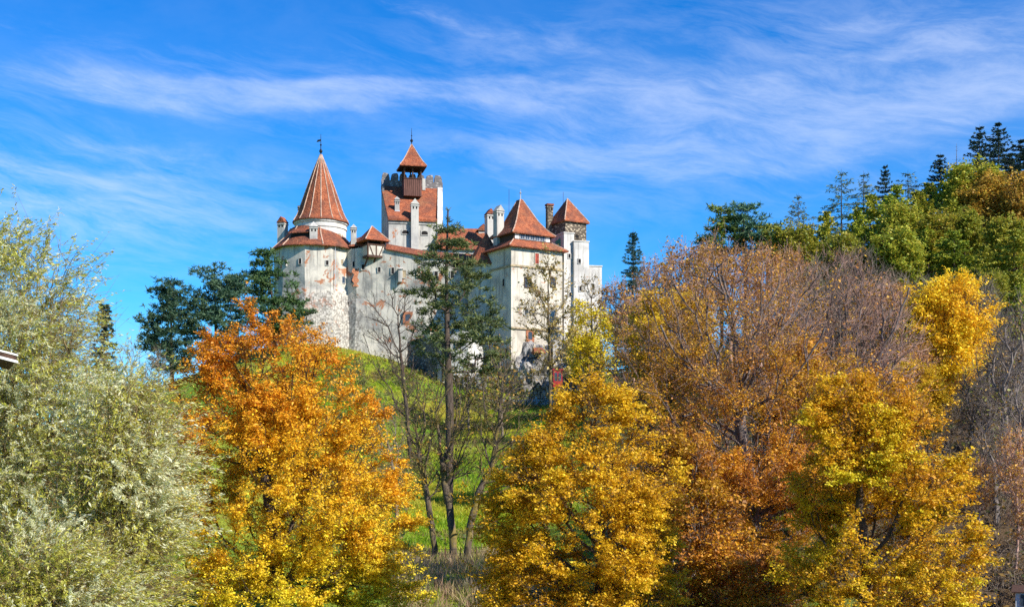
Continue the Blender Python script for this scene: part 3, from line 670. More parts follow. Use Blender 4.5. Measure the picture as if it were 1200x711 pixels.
cl_ = MB(); cl_.box(frg, i_ + .05, wg - i_ - .05, i_ + .05, dg - i_ - .05, gz1 - .1, zw + .2); loft = cl_.build('attic_gallery', M['dark_timber'], castle)
for k in range(7):
    x0 = i_ + .25 + k * (wg - 2 * i_ - .5) / 7; ww = (wg - 2 * i_ - .5) / 7 - .16
    wf = MB(); wf.box(frg, x0, x0 + ww, i_ - .04, i_ + .1, gz1 + .12, zw - .08)
    wfo = wf.build('attic_window', M['white_frame'] if k in (0, 6) else M['zinc'], loft)
    if k not in (0, 6):
        pn = MB(); pn.box(frg, x0 + .1, x0 + ww / 2 - .04, i_ - .07, i_ - .045, gz1 + .2, zw - .16); pn.box(frg, x0 + ww / 2 + .04, x0 + ww - .1, i_ - .07, i_ - .045, gz1 + .2, zw - .16); pn.build('pane', M['glass'], wfo)
gu = MB(); o2 = -i_ + .5; gap = Z(233, 210.5)
apx_ = [frg(wg * .44, dg * .47, gap), frg(wg * .48, dg * .47, gap), frg(wg * .48, dg * .58, gap), frg(wg * .44, dg * .58, gap)]
mid = [frg(wg * .44 + (p[0] - .44) * 1, 0, 0) for p in [(0, 0)]]
def blend(o, z, f_):
    a = rect(o, 0); return [Vector((a[k].x * (1 - f_) + apx_[k].x * f_, a[k].y * (1 - f_) + apx_[k].y * f_, z)) for k in range(4)]
gu.grid([rect(-i_ - .8, zw + .1), rect(o2, zw - .12), rect(o2 + .02, zw + .06), blend(o2, zw + 1.1, .27), blend(o2, zw + 2.5, .52), apx_], True); gu.poly(apx_)
gup = gu.build('gatehouse_upper_roof', M['roof_tiles'], castle)
hip_ribs(gup, [[rect(o2 + .02, zw + .08)[k], blend(o2, zw + 1.13, .27)[k], blend(o2, zw + 2.53, .52)[k], apx_[k]] for k in (0, 1, 3)], .09)
hip_ribs(gsk, [[rect(o_ + .02, gz - .02)[0], rect(-i_, gz1 + .04)[0]], [rect(o_ + .02, gz - .02)[1], rect(-i_, gz1 + .04)[1]]], .09)
gf = MB(); tp = frg(wg * .46, dg * .5, 0); gf.tube([(tp.x, tp.y, gap - .3), (tp.x, tp.y, gap + 1.7)], [.12, .04]); gf.lathe(tp, [(.02, gap + .9), (.2, gap + 1.1), (.02, gap + 1.35)], 8); gf.build('finial', M['zinc'], gup)
def gD(px): return GD + (px - 599) * .1367 * math.tan(R(32)) - .02
for px, py, w, h, k, fm_, bars in ((618.5, 331, 8, 11, 'glass', 'dark_timber', True), (629, 303, 5, 12, 'red_shutter', 'cream_plaster', False), (616.5, 366, 4.5, 6, 'glass', 'chimney_plaster', False), (630, 354, 2.4, 2.8, 'opening', 'cream_plaster', False), (648, 331, 6, 10, 'glass', 'dark_timber', True), (621, 393, 5.5, 9, 'glass', 'brick', False)):
    window(gate, px, py, w, h, gD(px), 32, k, py == 393, fm_, bars=bars, fw=.4 if py == 393 else .12)
lf = lambda px: GD + (599 - px) * .1367 / math.tan(R(32))
window(gate, 590.5, 331, 4, 8.5, lf(590.5) - .05, -58, 'opening', True, 'cream_plaster')
rods = MB()
for px, D, y0, y1 in ((596.5, 213, 222, 250), (660, 219, 225, 245)): rods.tube([P(px, y1, D), P(px, y0, D)], .035, 4)
rods.build('lightning_rod', M['iron'], castle)

# --- white stepped block, stone lookout and brown chimney on the right
LD = 214.0; frl = frame(662.5, LD, 33); lz0, lz1 = Z(286, LD), Z(258.5, LD); wl = 4.35
lk = MB(); lk.box(frl, 0, wl, 0, wl, lz0 - 6, lz1); look = lk.build('lookout_tower', M['stone_masonry'], castle)
window(look, 676, 277, 5, 4, LD + 13.5 * .1427 * .65 - .03, 33, 'opening', True, 'stone_masonry')
lr = MB(); o_l = .4
lr.grid([[frl(a, b, lz1 + .25) for a, b in ((1, 1), (wl - 1, 1), (wl - 1, wl - 1), (1, wl - 1))], [frl(a, b, lz1 - .1) for a, b in ((-o_l, -o_l), (wl + o_l, -o_l), (wl + o_l, wl + o_l), (-o_l, wl + o_l))],
         [frl(a, b, lz1 + .06) for a, b in ((-o_l, -o_l), (wl + o_l, -o_l), (wl + o_l, wl + o_l), (-o_l, wl + o_l))], [frl(wl * .45 + a, wl / 2 + b, Z(232, 216.5)) for a, b in ((-.03, -.03), (.03, -.03), (.03, .03), (-.03, .03))]], True)
lroof = lr.build('lookout_roof', M['roof_tiles'], castle)
hip_ribs(lroof, [[frl(-o_l, -o_l, lz1 + .08), frl(wl * .45, wl / 2, Z(232, 216.5))], [frl(wl + o_l, -o_l, lz1 + .08), frl(wl * .45, wl / 2, Z(232, 216.5))]], .09)
sl = MB(); frs2 = frame(650, 217, 20); sl.prism([frs2(0, 0, Z(271, 217)), frs2(2.2, 0, Z(262, 217)), frs2(2.2, 4, Z(262, 217)), frs2(0, 4, Z(271, 217))], [frs2(0, 0, Z(269, 217)), frs2(2.2, 0, Z(247, 217)), frs2(2.2, 4, Z(247, 217)), frs2(0, 4, Z(269, 217))]); sl.build('lean_to_roof', M['old_roof_tiles'], castle)
chimney(castle, 645, 235.5, 285, 7, 217, 20, 'slab', 'stone_masonry', 7)
for px, D, a, w_, d_, py in ((661, 211.2, 24, 1.85, 7, 273), (672.5, 211.3, 14, 2.6, 7, 283), (689.5, 212.3, 10, 2.3, 7, 312)):
    wm = MB(); fw_ = frame(px, D, a); zt_ = Z(py, D); wm.box(fw_, 0, w_, 0, d_, Z(440, D), zt_); wm.box(fw_, -.1, w_ + .1, -.1, d_ + .1, zt_ + .003, zt_ + .18); wm.build('stepped_wall', M['white_plaster'], castle)
gp = MB(); fgp = frame(649.5, 212.6, -12); gp.prism([fgp(0, 0, Z(283, 212)), fgp(1.75, 0, Z(292, 212)), fgp(1.75, 0, Z(275, 212))], [fgp(0, .3, Z(283, 212)), fgp(1.75, .3, Z(292, 212)), fgp(1.75, .3, Z(275, 212))]); gp.build('gable_panel', M['green_sheet'], castle)
for px, py, w, h, D, a in ((667, 300, 3, 5, 211.5, 24), (679, 306, 3.2, 5, 211.5, 14), (680, 338, 3, 5.5, 211.5, 14), (668, 345, 3, 5, 211.5, 24), (695, 335, 3, 5, 212.4, 10)):
    window([o for o in castle.children if o.name.startswith('stepped_wall')][0 if px < 672 else (1 if px < 689 else 2)], px, py, w, h, D, a, 'opening', False, 'white_plaster')
window(castle, 697, 370, 4, 8, 212.4, 10, 'opening', False, 'white_plaster')

# --- lower works in front of the castle
lw = MB(); lwp = [(X(513, 205.5), 205.5), (X(548, 204.5), 204.5), (X(566, 205.5), 205.5)]
wall_sheet(lw, lwp, [Z(392, 205), Z(388, 205), Z(405, 205)], [(Z(450, 205), .5)], 1.0); lower = lw.build('terrace_wall', M['white_plaster'], castle, noise_amp=.3, nscale=.5)
for px, py, w, h in ((538, 404, 7, 9), (522, 415, 5, 10), (552, 430, 8, 9)): window(lower, px, py, w, h, 204.5, 0, 'opening', True, 'chimney_plaster')
sw = MB(); wall_sheet(sw, [(X(478, 211), 211.0), (X(500, 208), 208.0), (X(514, 203.5), 203.5)], [Z(400, 211), Z(393, 208), Z(390, 204)], [(Z(448, 206), .4)], 1.0); sw.build('flank_wall', M['dark_masonry'], castle, noise_amp=.15)
hu = MB(); fh = frame(503, 207, 30); hu.box(fh, 0, 1.6, 0, 2, Z(402, 207), Z(388, 207)); hut = hu.build('gate_hut', M['cream_plaster'], castle)
hr = MB(); hr.prism([fh(-.2, -.2, Z(388, 207)), fh(1.8, -.2, Z(388, 207)), fh(.8, -.2, Z(381, 207))], [fh(-.2, 2.2, Z(388, 207)), fh(1.8, 2.2, Z(388, 207)), fh(.8, 2.2, Z(381, 207))]); hr.build('hut_roof', M['roof_tiles'], hut)
pb = MB(); fpb = frame(633, 203.2, 18); pb.prism([fpb(-.9, 0, Z(413, 203)), fpb(1.0, 0, Z(413, 203)), fpb(1.0, 1.6, Z(413, 203)), fpb(-.9, 1.6, Z(413, 203))], [fpb(-.7, 1.3, Z(406, 203)), fpb(.8, 1.3, Z(406, 203)), fpb(.8, 1.6, Z(406, 203)), fpb(-.7, 1.6, Z(406, 203))]); pb.build('porch_roof', M['roof_tiles'], castle)
rw = MB(); frr = frame(648, 205, 18); rw.box(frr, 0, 3.2, 0, 1, Z(430, 205), Z(398, 205)); rw.build('ruin_wall', M['chimney_plaster'], castle, noise_amp=.15)
gg = MB(); fgg = frame(669, 204.5, 25); gg.box(fgg, 0, .9, 0, 1.2, Z(430, 204), Z(388, 204)); gg.build('stair_glazing', M['green_sheet'], castle)

# rock outcrops below the gatehouse
def rock(name, px, py, D, sx, sy, sz, seed, label):
    bm = bmesh.new(); bmesh.ops.create_icosphere(bm, subdivisions=5, radius=1)
    c = P(px, py, D); off = Vector((seed * 7.1, seed * 3.3, 0))
    for v_ in bm.verts:
        p = Vector((v_.co.x * sx, v_.co.y * sy, v_.co.z * sz)); q = Vector((p.x * .45, p.y * .45, p.z * .22)) + off
        d = mnoise.noise(q) * 1.3 + mnoise.noise(q * 2.6) * .7 + mnoise.noise(q * 6) * .3 + mnoise.noise(q * 13) * .15
        v_.co = p + v_.co.normalized() * d
    me = bpy.data.meshes.new(name); bm.to_mesh(me); bm.free()
    o = link_mesh(name, me, M['rock'], None); o.location = c; ORG[o.name] = np.array(c)
    return tag(o, label, 'rock')
rock('rock_outcrop', 622, 438, 206.5, 3.4, 2.2, 4.6, 1, 'pale jagged rock outcrop directly under the gatehouse wall')
rock('rock_outcrop', 651, 440, 207.2, 3.8, 2.4, 4.8, 2, 'dark cliff rock directly behind the red cabin')
rock('rock_outcrop', 592, 436, 209, 2.6, 2.2, 4.4, 3, 'grey rock under the shaded flank of the gatehouse, left of the pale outcrop')
rock('rock_outcrop', 682, 432, 208, 3.2, 2.2, 5.2, 4, 'dark rock below the white stepped wall, beside green glazing')
rock('rock_outcrop', 552, 446, 205.5, 3.6, 1.6, 1.5, 5, 'low whitish rock at the foot of the white terrace wall')

# red cabin, stone parapet along the road below the castle, white box
cab = empty('red_cabin', P(653.5, 453, 202), 'small dark red cabin standing against the cliff below the gatehouse', 'cabin')
fc = frame(648.5, 202, 8); cb = MB(); cb.box(fc, 0, 1.45, 0, 1.4, Z(453, 202), Z(433.5, 202)); cb.build('body', M['red_paint'], cab)
cr_ = MB(); cr_.box(fc, -.12, 1.57, -.12, 1.5, Z(433.5, 202) + .003, Z(432, 202)); cr_.build('roof', M['red_paint'], cab)
for x in (.18, .82): 
    cwn = MB(); cwn.box(fc, x, x + .45, -.03, .02, Z(446, 202), Z(436.5, 202)); cwn.build('window', M['glass'], cab)
pw = empty('parapet_wall', P(620, 476, 200), 'low grey parapet wall with posts along the path below the cliff', 'wall')
pwm = MB(); fpw = frame(556, 200, 0); Lw = 124 * .1333
pwm.box(fpw, 0, Lw, 0, .4, Z(486, 200), Z(467.5, 200)); pwm.build('wall', M['concrete'], pw)
for k in range(13):
    q = MB(); x = k * Lw / 12.0; q.box(fpw, x - .16, x + .16, -.06, .46, Z(486, 200), Z(464.5, 200)); q.build('post', M['concrete'], pw)
bxo = empty('white_box', P(638, 490, 192), 'small white utility box on the grass below the parapet wall', 'box'); fb = frame(634, 192, 10)
q = MB(); q.box(fb, 0, .9, 0, .7, h1(X(637, 192), 192) - .3, Z(483, 192)); q.build('body', M['white_frame'], bxo); q = MB(); q.box(fb, -.06, .96, -.06, .76, Z(483, 192) + .003, Z(482, 192)); q.build('lid', M['zinc'], bxo)

# ------------------------------------------------------------------ trees: skeletons
def profile_fn(rows, D):
    """rows: (py, px left, px right) outline of the crown in the photograph at distance D -> arrays z, x left, x right (top first)"""
    rows = sorted(rows); z = np.array([Z(r_[0], D) for r_ in rows])[::-1]
    xl = np.array([X(r_[1], D) for r_ in rows])[::-1]; xr = np.array([X(r_[2], D) for r_ in rows])[::-1]
    return z, xl, xr

def crown_points(rng, prof, D, n, shell=0.45, depth=0.8, clump=0.35, flat=0, zmin=None):
    z, xl, xr = prof; lo = z[0] if zmin is None else max(z[0], zmin)
    zz = np.linspace(lo, z[-1], 200); w = np.interp(zz, z, xr - xl) ** 1.6 + .05; cdf = np.cumsum(w); cdf /= cdf[-1]
    out = []
    seed = rng.uniform(0, 100)
    while len(out) < n:
        k = n * 2
        zs = np.interp(rng.random(k), cdf, zz)
        if flat: zs = zs + (np.round(zs / flat) * flat - zs) * 0.75
        c = (np.interp(zs, z, xl) + np.interp(zs, z, xr)) / 2; r_ = (np.interp(zs, z, xr) - np.interp(zs, z, xl)) / 2
        a = rng.uniform(0, 2 * math.pi, k); q = rng.random(k) ** shell * (1 + rng.normal(0, .07, k))
        lump = np.array([1 + .30 * mnoise.noise((math.cos(t_) * 1.3 + seed, math.sin(t_) * 1.3, zz_ * .28)) + .14 * mnoise.noise((math.cos(t_) * 3.1, math.sin(t_) * 3.1 + seed, zz_ * .7)) for t_, zz_ in zip(a, zs)]); q = q * lump
        px_ = c + r_ * q * np.cos(a); py_ = D + r_ * depth * q * np.sin(a)
        for x, y, zv in zip(px_, py_, zs):
            if mnoise.noise((x * .35 + seed, y * .35, zv * .35)) + rng.normal(0, .25) > -0.6 + clump * 1.0:
                out.append((x, y, zv))
                if len(out) >= n: break
    return np.array(out)

def grow(rng, trunk, pts, bf=0.45, down=0.9, first=0.0, parents=None):
    """joins crown points into a branching skeleton, each point to the node that gives a short way and a short path back to the root"""
    nt = len(trunk); N = nt + len(pts); pos = np.zeros((N, 3)); par = np.full(N, -1); path = np.zeros(N)
    pos[:nt] = trunk
    for i in range(1, nt):
        j = i - 1 if parents is None else parents[i]
        par[i] = j; path[i] = path[j] + np.linalg.norm(trunk[i] - trunk[j])
    zf_ = trunk[0, 2] + first
    ok0 = pos[:nt, 2] >= zf_; ok0[-1] = True
    d0 = np.min(np.linalg.norm(pts[:, None] - trunk[None][:, ok0], axis=2), axis=1)
    n = nt; extra = np.zeros(N); extra[:nt][~ok0] = 1e6
    for i in np.argsort(d0):
        p = pts[i]; d = p - pos[:n]; L = np.sqrt((d * d).sum(1))
        cost = L + bf * path[:n] + down * np.maximum(0, -d[:, 2]) + extra[:n]
        j = int(np.argmin(cost)); pos[n] = p; par[n] = j; path[n] = path[j] + L[j]; n += 1
    return pos, par

def refine(rng, pos, par, maxlen, wob, rounds=2):
    """splits long edges and bends them"""
    for _ in range(rounds):
        L = np.linalg.norm(pos - pos[np.maximum(par, 0)], axis=1); L[par < 0] = 0
        idx = np.where(L > maxlen)[0]
        if not len(idx): break
        n = len(pos); mid = (pos[idx] + pos[par[idx]]) / 2 + rng.normal(0, wob, (len(idx), 3)) * L[idx][:, None]
        pos = np.concatenate([pos, mid]); npar = np.concatenate([par, par[idx]]); npar[idx] = n + np.arange(len(idx)); par = npar
    return pos, par

def smooth_skel(pos, par, nt, it=3, k=0.35):
    N = len(pos); mult = np.zeros(N)
    for _ in range(it):
        s_ = np.zeros_like(pos); c = np.zeros(N); ok = par >= 0
        np.add.at(s_, par[ok], pos[ok]); np.add.at(c, par[ok], 1)
        inner = (c > 0) & ok; inner[:nt] = False
        tgt = (s_[inner] / c[inner][:, None] + pos[par[inner]]) / 2
        pos[inner] += (tgt - pos[inner]) * k
    return pos

def order_of(par):
    N = len(par); depth = np.full(N, -1); ch = [[] for _ in range(N)]; root = 0
    for i in range(N):
        if par[i] >= 0: ch[par[i]].append(i)
        else: root = i
    o = [root]
    for i in o: o.extend(ch[i])
    return np.array(o), ch

def radii(par, R0, rt):
    o, ch = order_of(par); tips = np.zeros(len(par))
    for i in o[::-1]: tips[i] = 1 if not ch[i] else sum(tips[c] for c in ch[i])
    e = math.log(R0 / rt) / math.log(max(3, tips[o[0]])); return rt * tips ** e, tips, ch

def limb_mesh(name, pos, par, rad, ch, tips, mat, parent, org, base_flare=1.35):
    N = len(pos); main = np.full(N, -1)
    for i in range(N):
        if ch[i]: main[i] = max(ch[i], key=lambda c: tips[c])
    V, Q = [], []; base = 0
    d = np.zeros((N, 3)); ok = par >= 0; d[ok] = pos[ok] - pos[par[ok]]
    ax = d.copy(); hm = main >= 0; ax[hm] += (pos[main[hm]] - pos[hm]); 
    def nrm(a): return a / np.maximum(np.linalg.norm(a, axis=1, keepdims=True), 1e-9)
    ax = nrm(ax); dn = nrm(d); ref = np.array([.31, .9, .17])
    rad = rad.copy()
    for cls, (lo, hi, k) in enumerate(((0.10, 1e9, 9), (0.035, 0.10, 5), (0, 0.035, 3))):
        idx = np.where(ok & (rad >= lo) & (rad < hi))[0]
        if not len(idx): continue
        p = par[idx]; ismain = main[p] == idx
        a0 = np.where(ismain[:, None], ax[p], dn[idx]); r0 = np.where(ismain, rad[p], np.minimum(rad[idx] * 1.25, rad[p]))
        a1 = ax[idx]; r1 = rad[idx]
        th = 2 * math.pi * np.arange(k) / k
        rings = []
        for c, a, r_ in ((pos[p], a0, r0), (pos[idx], a1, r1)):
            e1 = nrm(np.cross(a, ref)); e2 = np.cross(a, e1)
            rings.append(c[:, None] + r_[:, None, None] * (e1[:, None] * np.cos(th)[None, :, None] + e2[:, None] * np.sin(th)[None, :, None]))
        v = np.concatenate(rings, axis=1)                    # (m, 2k, 3)
        m_ = len(idx); kk = np.arange(k); q = np.stack([kk, (kk + 1) % k, k + (kk + 1) % k, k + kk], 1)
        Q.append((base + (np.arange(m_) * 2 * k)[:, None, None] + q[None]).reshape(-1, 4)); V.append(v.reshape(-1, 3)); base += m_ * 2 * k
    return raw_mesh(name, np.concatenate(V) - org, np.concatenate(Q), 4, mat, parent, smooth=True)

def unit(rng, n): 
    a = rng.normal(size=(n, 3)); return a / np.linalg.norm(a, axis=1, keepdims=True)

def spikes(rng, start, vec, r_, org, bend=0.15):
    """thin three-sided twigs with one bend; returns verts, quads and points along them"""
    n = len(start); L = np.linalg.norm(vec, axis=1, keepdims=True); mid = start + vec * .5 + rng.normal(0, bend, (n, 3)) * L; end = start + vec
    dn = vec / np.maximum(L, 1e-9); e1 = np.cross(dn, [.31, .9, .17]); e1 /= np.linalg.norm(e1, axis=1, keepdims=True); e2 = np.cross(dn, e1)
    th = 2 * math.pi * np.arange(3) / 3; ring = e1[:, None] * np.cos(th)[None, :, None] + e2[:, None] * np.sin(th)[None, :, None]
    r_ = np.broadcast_to(np.asarray(r_, float), (n,))[:, None, None]
    v = np.concatenate([start[:, None] + ring * r_, mid[:, None] + ring * r_ * .7, end[:, None] + ring * r_ * .25], axis=1)
    k = np.arange(3); q = np.concatenate([np.stack([o + k, o + (k + 1) % 3, o + 3 + (k + 1) % 3, o + 3 + k], 1) for o in (0, 3)])
    Q = ((np.arange(n) * 9)[:, None, None] + q[None]).reshape(-1, 4)
    return v.reshape(-1, 3) - org, Q, mid, end

def leaf_mesh(name, rng, pos, size, col, mat, parent, org, aspect=0.55, up=0.55, axis=None, fold=0.0):
    n = len(pos); nr = rng.normal(size=(n, 3)); nr[:, 2] = np.abs(nr[:, 2]) + up; nr /= np.linalg.norm(nr, axis=1, keepdims=True)
    a = unit(rng, n) if axis is None else axis + rng.normal(0, .28, (n, 3)); a = a - (a * nr).sum(1, keepdims=True) * nr; a /= np.maximum(np.linalg.norm(a, axis=1, keepdims=True), 1e-6)
    b = np.cross(nr, a); s_ = size * np.clip(rng.lognormal(0, .28, n), .45, 1.8); s_ = s_[:, None]
    sk = rng.uniform(-.15, .25, (n, 1))
    v = np.stack([pos - a * s_, pos + b * s_ * aspect + a * s_ * sk, pos + a * s_, pos - b * s_ * aspect + a * s_ * sk], 1).reshape(-1, 3)
    q = np.arange(n * 4).reshape(-1, 4)
    return raw_mesh(name, v - org, q, 4, mat, parent, colors=np.repeat(col, 4, axis=0))

def pick(rng, pal, n, w=None): pal = np.array(pal, float); return pal[rng.choice(len(pal), n, p=w)]

def node_noise(pts, sc, seed): return np.array([mnoise.noise((p[0] * sc + seed, p[1] * sc, p[2] * sc)) for p in pts])

def broadleaf(name, label, cat, seed, D, rows, trunk_px, R0=0.35, npts=900, bf=0.45, nleaf=60000, lsize=.11, pal=None, colfn=None, bare=None, twigs=4, twig_len=1.0,
              droop=0.0, mat='leaf', barkm='bark_grey', aspect=.6, up=.55, spread=.42, flatz=.7, first=2.0, clump=.35, shell=.45, depth=.8, rt=.014, group=None, twig_r=.012, base_d=None, wind=(0, 0, 0), flat=0, down=.9, leafdown=0.0, long_leaf=False, limbs=(), twigm=None):
    rng = np.random.default_rng(seed); prof = profile_fn(rows, D)
    x0 = X(trunk_px[0][0], D); bz = h1(x0, D) - .35; org = np.array([x0, D, bz])
    root = empty(name, org, label, cat, group)
    tp = [org] + [np.array([X(a, D), D + rng.normal(0, .25), Z(b, D)]) for a, b in trunk_px[1:]]
    tr = []
    for a, b in zip(tp[:-1], tp[1:]):
        n = max(2, int(np.linalg.norm(b - a) / .7)); tr += [a + (b - a) * k / n for k in range(n)]
    tr.append(tp[-1]); tr = np.array(tr); tr[1:] += rng.normal(0, .04, (len(tr) - 1, 3))
    pts = crown_points(rng, prof, D, npts, shell, depth, clump, flat, zmin=bz + first * .8)
    parents = list(range(-1, len(tr) - 1))
    for lb in limbs:                                               # main limbs: polylines that leave the trunk
        q = [np.array([X(a, D), D + dy, Z(b, D)]) for a, b, dy in lb]; j = int(np.argmin(np.linalg.norm(tr - q[0], axis=1))); prev = tr[j]
        for e in q[1:]:
            n = max(2, int(np.linalg.norm(e - prev) / .7)); a0 = prev
            for k in range(1, n + 1): tr = np.concatenate([tr, [a0 + (e - a0) * k / n + rng.normal(0, .05, 3)]]); parents.append(j); j = len(tr) - 1
            prev = e
    pos, par = grow(rng, tr, pts, bf, down, first, parents)
    nt = len(tr); pos, par = refine(rng, pos, par, 1.3, .07); pos = smooth_skel(pos, par, nt)
    rad, tips, ch = radii(par, R0, rt)
    if limbs: rad[:nt] = np.maximum(rad[:nt], .065)
    rad[0] *= 1.5; rad[1] *= 1.15
    trunk = limb_mesh('trunk', pos, par, rad, ch, tips, M[barkm], root, org)
    # twigs
    fineN = np.where((rad < .07) & (par >= 0))[0]; fineN = fineN[fineN >= nt]
    st = np.repeat(fineN, twigs); pr = pos[np.maximum(par[st], 0)]; tpar = rng.random((len(st), 1)); s0 = pr + (pos[st] - pr) * tpar
    dirn = pos[st] - pr; dirn /= np.maximum(np.linalg.norm(dirn, axis=1, keepdims=True), 1e-6)
    cen = np.array([x0, D, 0]); outw = s0 - cen; outw[:, 2] = 0; outw /= np.maximum(np.linalg.norm(outw, axis=1, keepdims=True), 1e-6)
    vec = dirn * .7 + unit(rng, len(st)) * .75 + outw * .25 + np.array([0, 0, .25 - droop]) + np.array(wind); vec /= np.linalg.norm(vec, axis=1, keepdims=True)
    vec *= (twig_len * rng.uniform(.5, 1.3, len(st)))[:, None]
    tv, tq, mid, end = spikes(rng, s0, vec, twig_r, org)
    tw = raw_mesh('twigs', tv, tq, 4, M[twigm or barkm], root, smooth=True)
    # leaves along the twigs
    if nleaf:
        hfrac = (s0[:, 2] - prof[0][0]) / (prof[0][-1] - prof[0][0])
        wt = np.ones(len(st)) if bare is None else np.maximum(bare(hfrac, s0, rng), 0)
        cn = node_noise(s0[::1], .55, seed * 3.3); wt = wt * np.clip(.55 + 1.5 * (cn + .5 * node_noise(s0, 1.5, seed * 1.7)), .03, 2.2)
        wt /= wt.sum(); k = rng.choice(len(st), nleaf, p=wt); tt = rng.random((nleaf, 1)) ** .7
        lp = s0[k] + vec[k] * tt + rng.normal(0, 1, (nleaf, 3)) * np.array([spread, spread, spread * flatz]) * (.35 + .3 * rng.random((nleaf, 1)))
        hf = np.clip((lp[:, 2] - prof[0][0]) / (prof[0][-1] - prof[0][0]), 0, 1)
        cnoise = cn[k] + rng.normal(0, .12, nleaf)
        col = colfn(hf, cnoise, lp, rng) if colfn else pick(rng, pal, nleaf)
        col = np.clip(col * rng.uniform(.7, 1.35, (nleaf, 1)), 0, .95)
        axis = None
        if long_leaf: axis = vec[k] / np.linalg.norm(vec[k], axis=1, keepdims=True) + np.array(wind) * 1.2 + np.array([0, 0, -leafdown])
        leaf_mesh('crown', rng, lp, lsize, col, M[mat], root, org, aspect, up, axis)
    return root

def lerp(a, b, t): return np.asarray(a)[None] * (1 - t[:, None]) + np.asarray(b)[None] * t[:, None]
def ramp(t, stops):
    ts = [s_[0] for s_ in stops]; return np.stack([np.interp(t, ts, [s_[1][k] for s_ in stops]) for k in range(3)], 1)

def heightof(px, py, D): return Z(py, D) - (h1(X(px, D), D) - .3)
# needle trees -------------------------------------------------------
def needle_tufts(rng, cen, n_each, L, wd, col, org, updir=.35, outv=None):
    """radiating needle blades: returns verts and quads"""
    n = len(cen); c = np.repeat(cen, n_each, axis=0); d = unit(rng, n * n_each); d[:, 2] = d[:, 2] * .7 + updir
    if outv is not None: d += np.repeat(outv, n_each, axis=0) * .8
    d /= np.linalg.norm(d, axis=1, keepdims=True); l = L * rng.uniform(.6, 1.25, (len(c), 1))
    s_ = np.cross(d, unit(rng, len(c))); s_ /= np.maximum(np.linalg.norm(s_, axis=1, keepdims=True), 1e-6); w_ = wd * rng.uniform(.7, 1.3, (len(c), 1))
    v = np.stack([c - s_ * w_ * .5, c + s_ * w_ * .5, c + d * l * .7 + s_ * w_ * .6, c + d * l - s_ * w_ * .15], 1).reshape(-1, 3) - org
    return v, np.arange(len(c) * 4).reshape(-1, 4), np.repeat(np.repeat(col, n_each, axis=0), 4, axis=0)

def pine(name, label, seed, D, rows, trunk_px, npts=260, tufts=6, n_each=13, L=.5, wd=.07, pal=((.03, .065, .03), (.05, .085, .035), (.075, .10, .04)), R0=.3, barkm='bark_dark', flat=1.6, first=4, cat='pine tree', group=None, clump=.45, depth=.9, tuft_r=.55, cap=False):
    rng = np.random.default_rng(seed); prof = profile_fn(rows, D); x0 = X(trunk_px[0][0], D); bz = h1(x0, D) - .35; org = np.array([x0, D, bz])
    root = empty(name, org, label, cat, group)
    tp = [org] + [np.array([X(a, D), D, Z(b, D)]) for a, b in trunk_px[1:]]; tr = []
    for a, b in zip(tp[:-1], tp[1:]):
        n = max(2, int(np.linalg.norm(b - a) / .7)); tr += [a + (b - a) * k / n for k in range(n)]
    tr.append(tp[-1]); tr = np.array(tr)
    pts = crown_points(rng, prof, D, npts, .4, depth, clump, flat)
    if cap: pts = pts[pts[:, 2] < prof[0][-1] - 1.2]
    pos, par = grow(rng, tr, pts, .12, 1.2, first); nt = len(tr); pos, par = refine(rng, pos, par, 1.2, .08); pos = smooth_skel(pos, par, nt, 2)
    rad, tips, ch = radii(par, R0, .018); 
    tt = np.linspace(1, .25, nt); rad[:nt] = np.minimum(np.maximum(rad[:nt], R0 * tt * .8), R0)
    rad[0] *= 1.4
    limb_mesh('trunk', pos, par, rad, ch, tips, M[barkm], root, org)
    ends = np.where((rad < .055) & (np.arange(len(pos)) >= nt))[0]
    c = np.repeat(pos[ends], tufts, axis=0) + rng.normal(0, 1, (len(ends) * tufts, 3)) * np.array([tuft_r, tuft_r, tuft_r * .42])
    c = np.concatenate([c, tr[-4:] + rng.normal(0, .15, (min(4, nt), 3))])
    v, q, cc_ = needle_tufts(rng, c, n_each, L, wd, pick(rng, pal, len(c)), org)
    raw_mesh('crown', v, q, 4, M['needle'], root, colors=cc_)
    return root

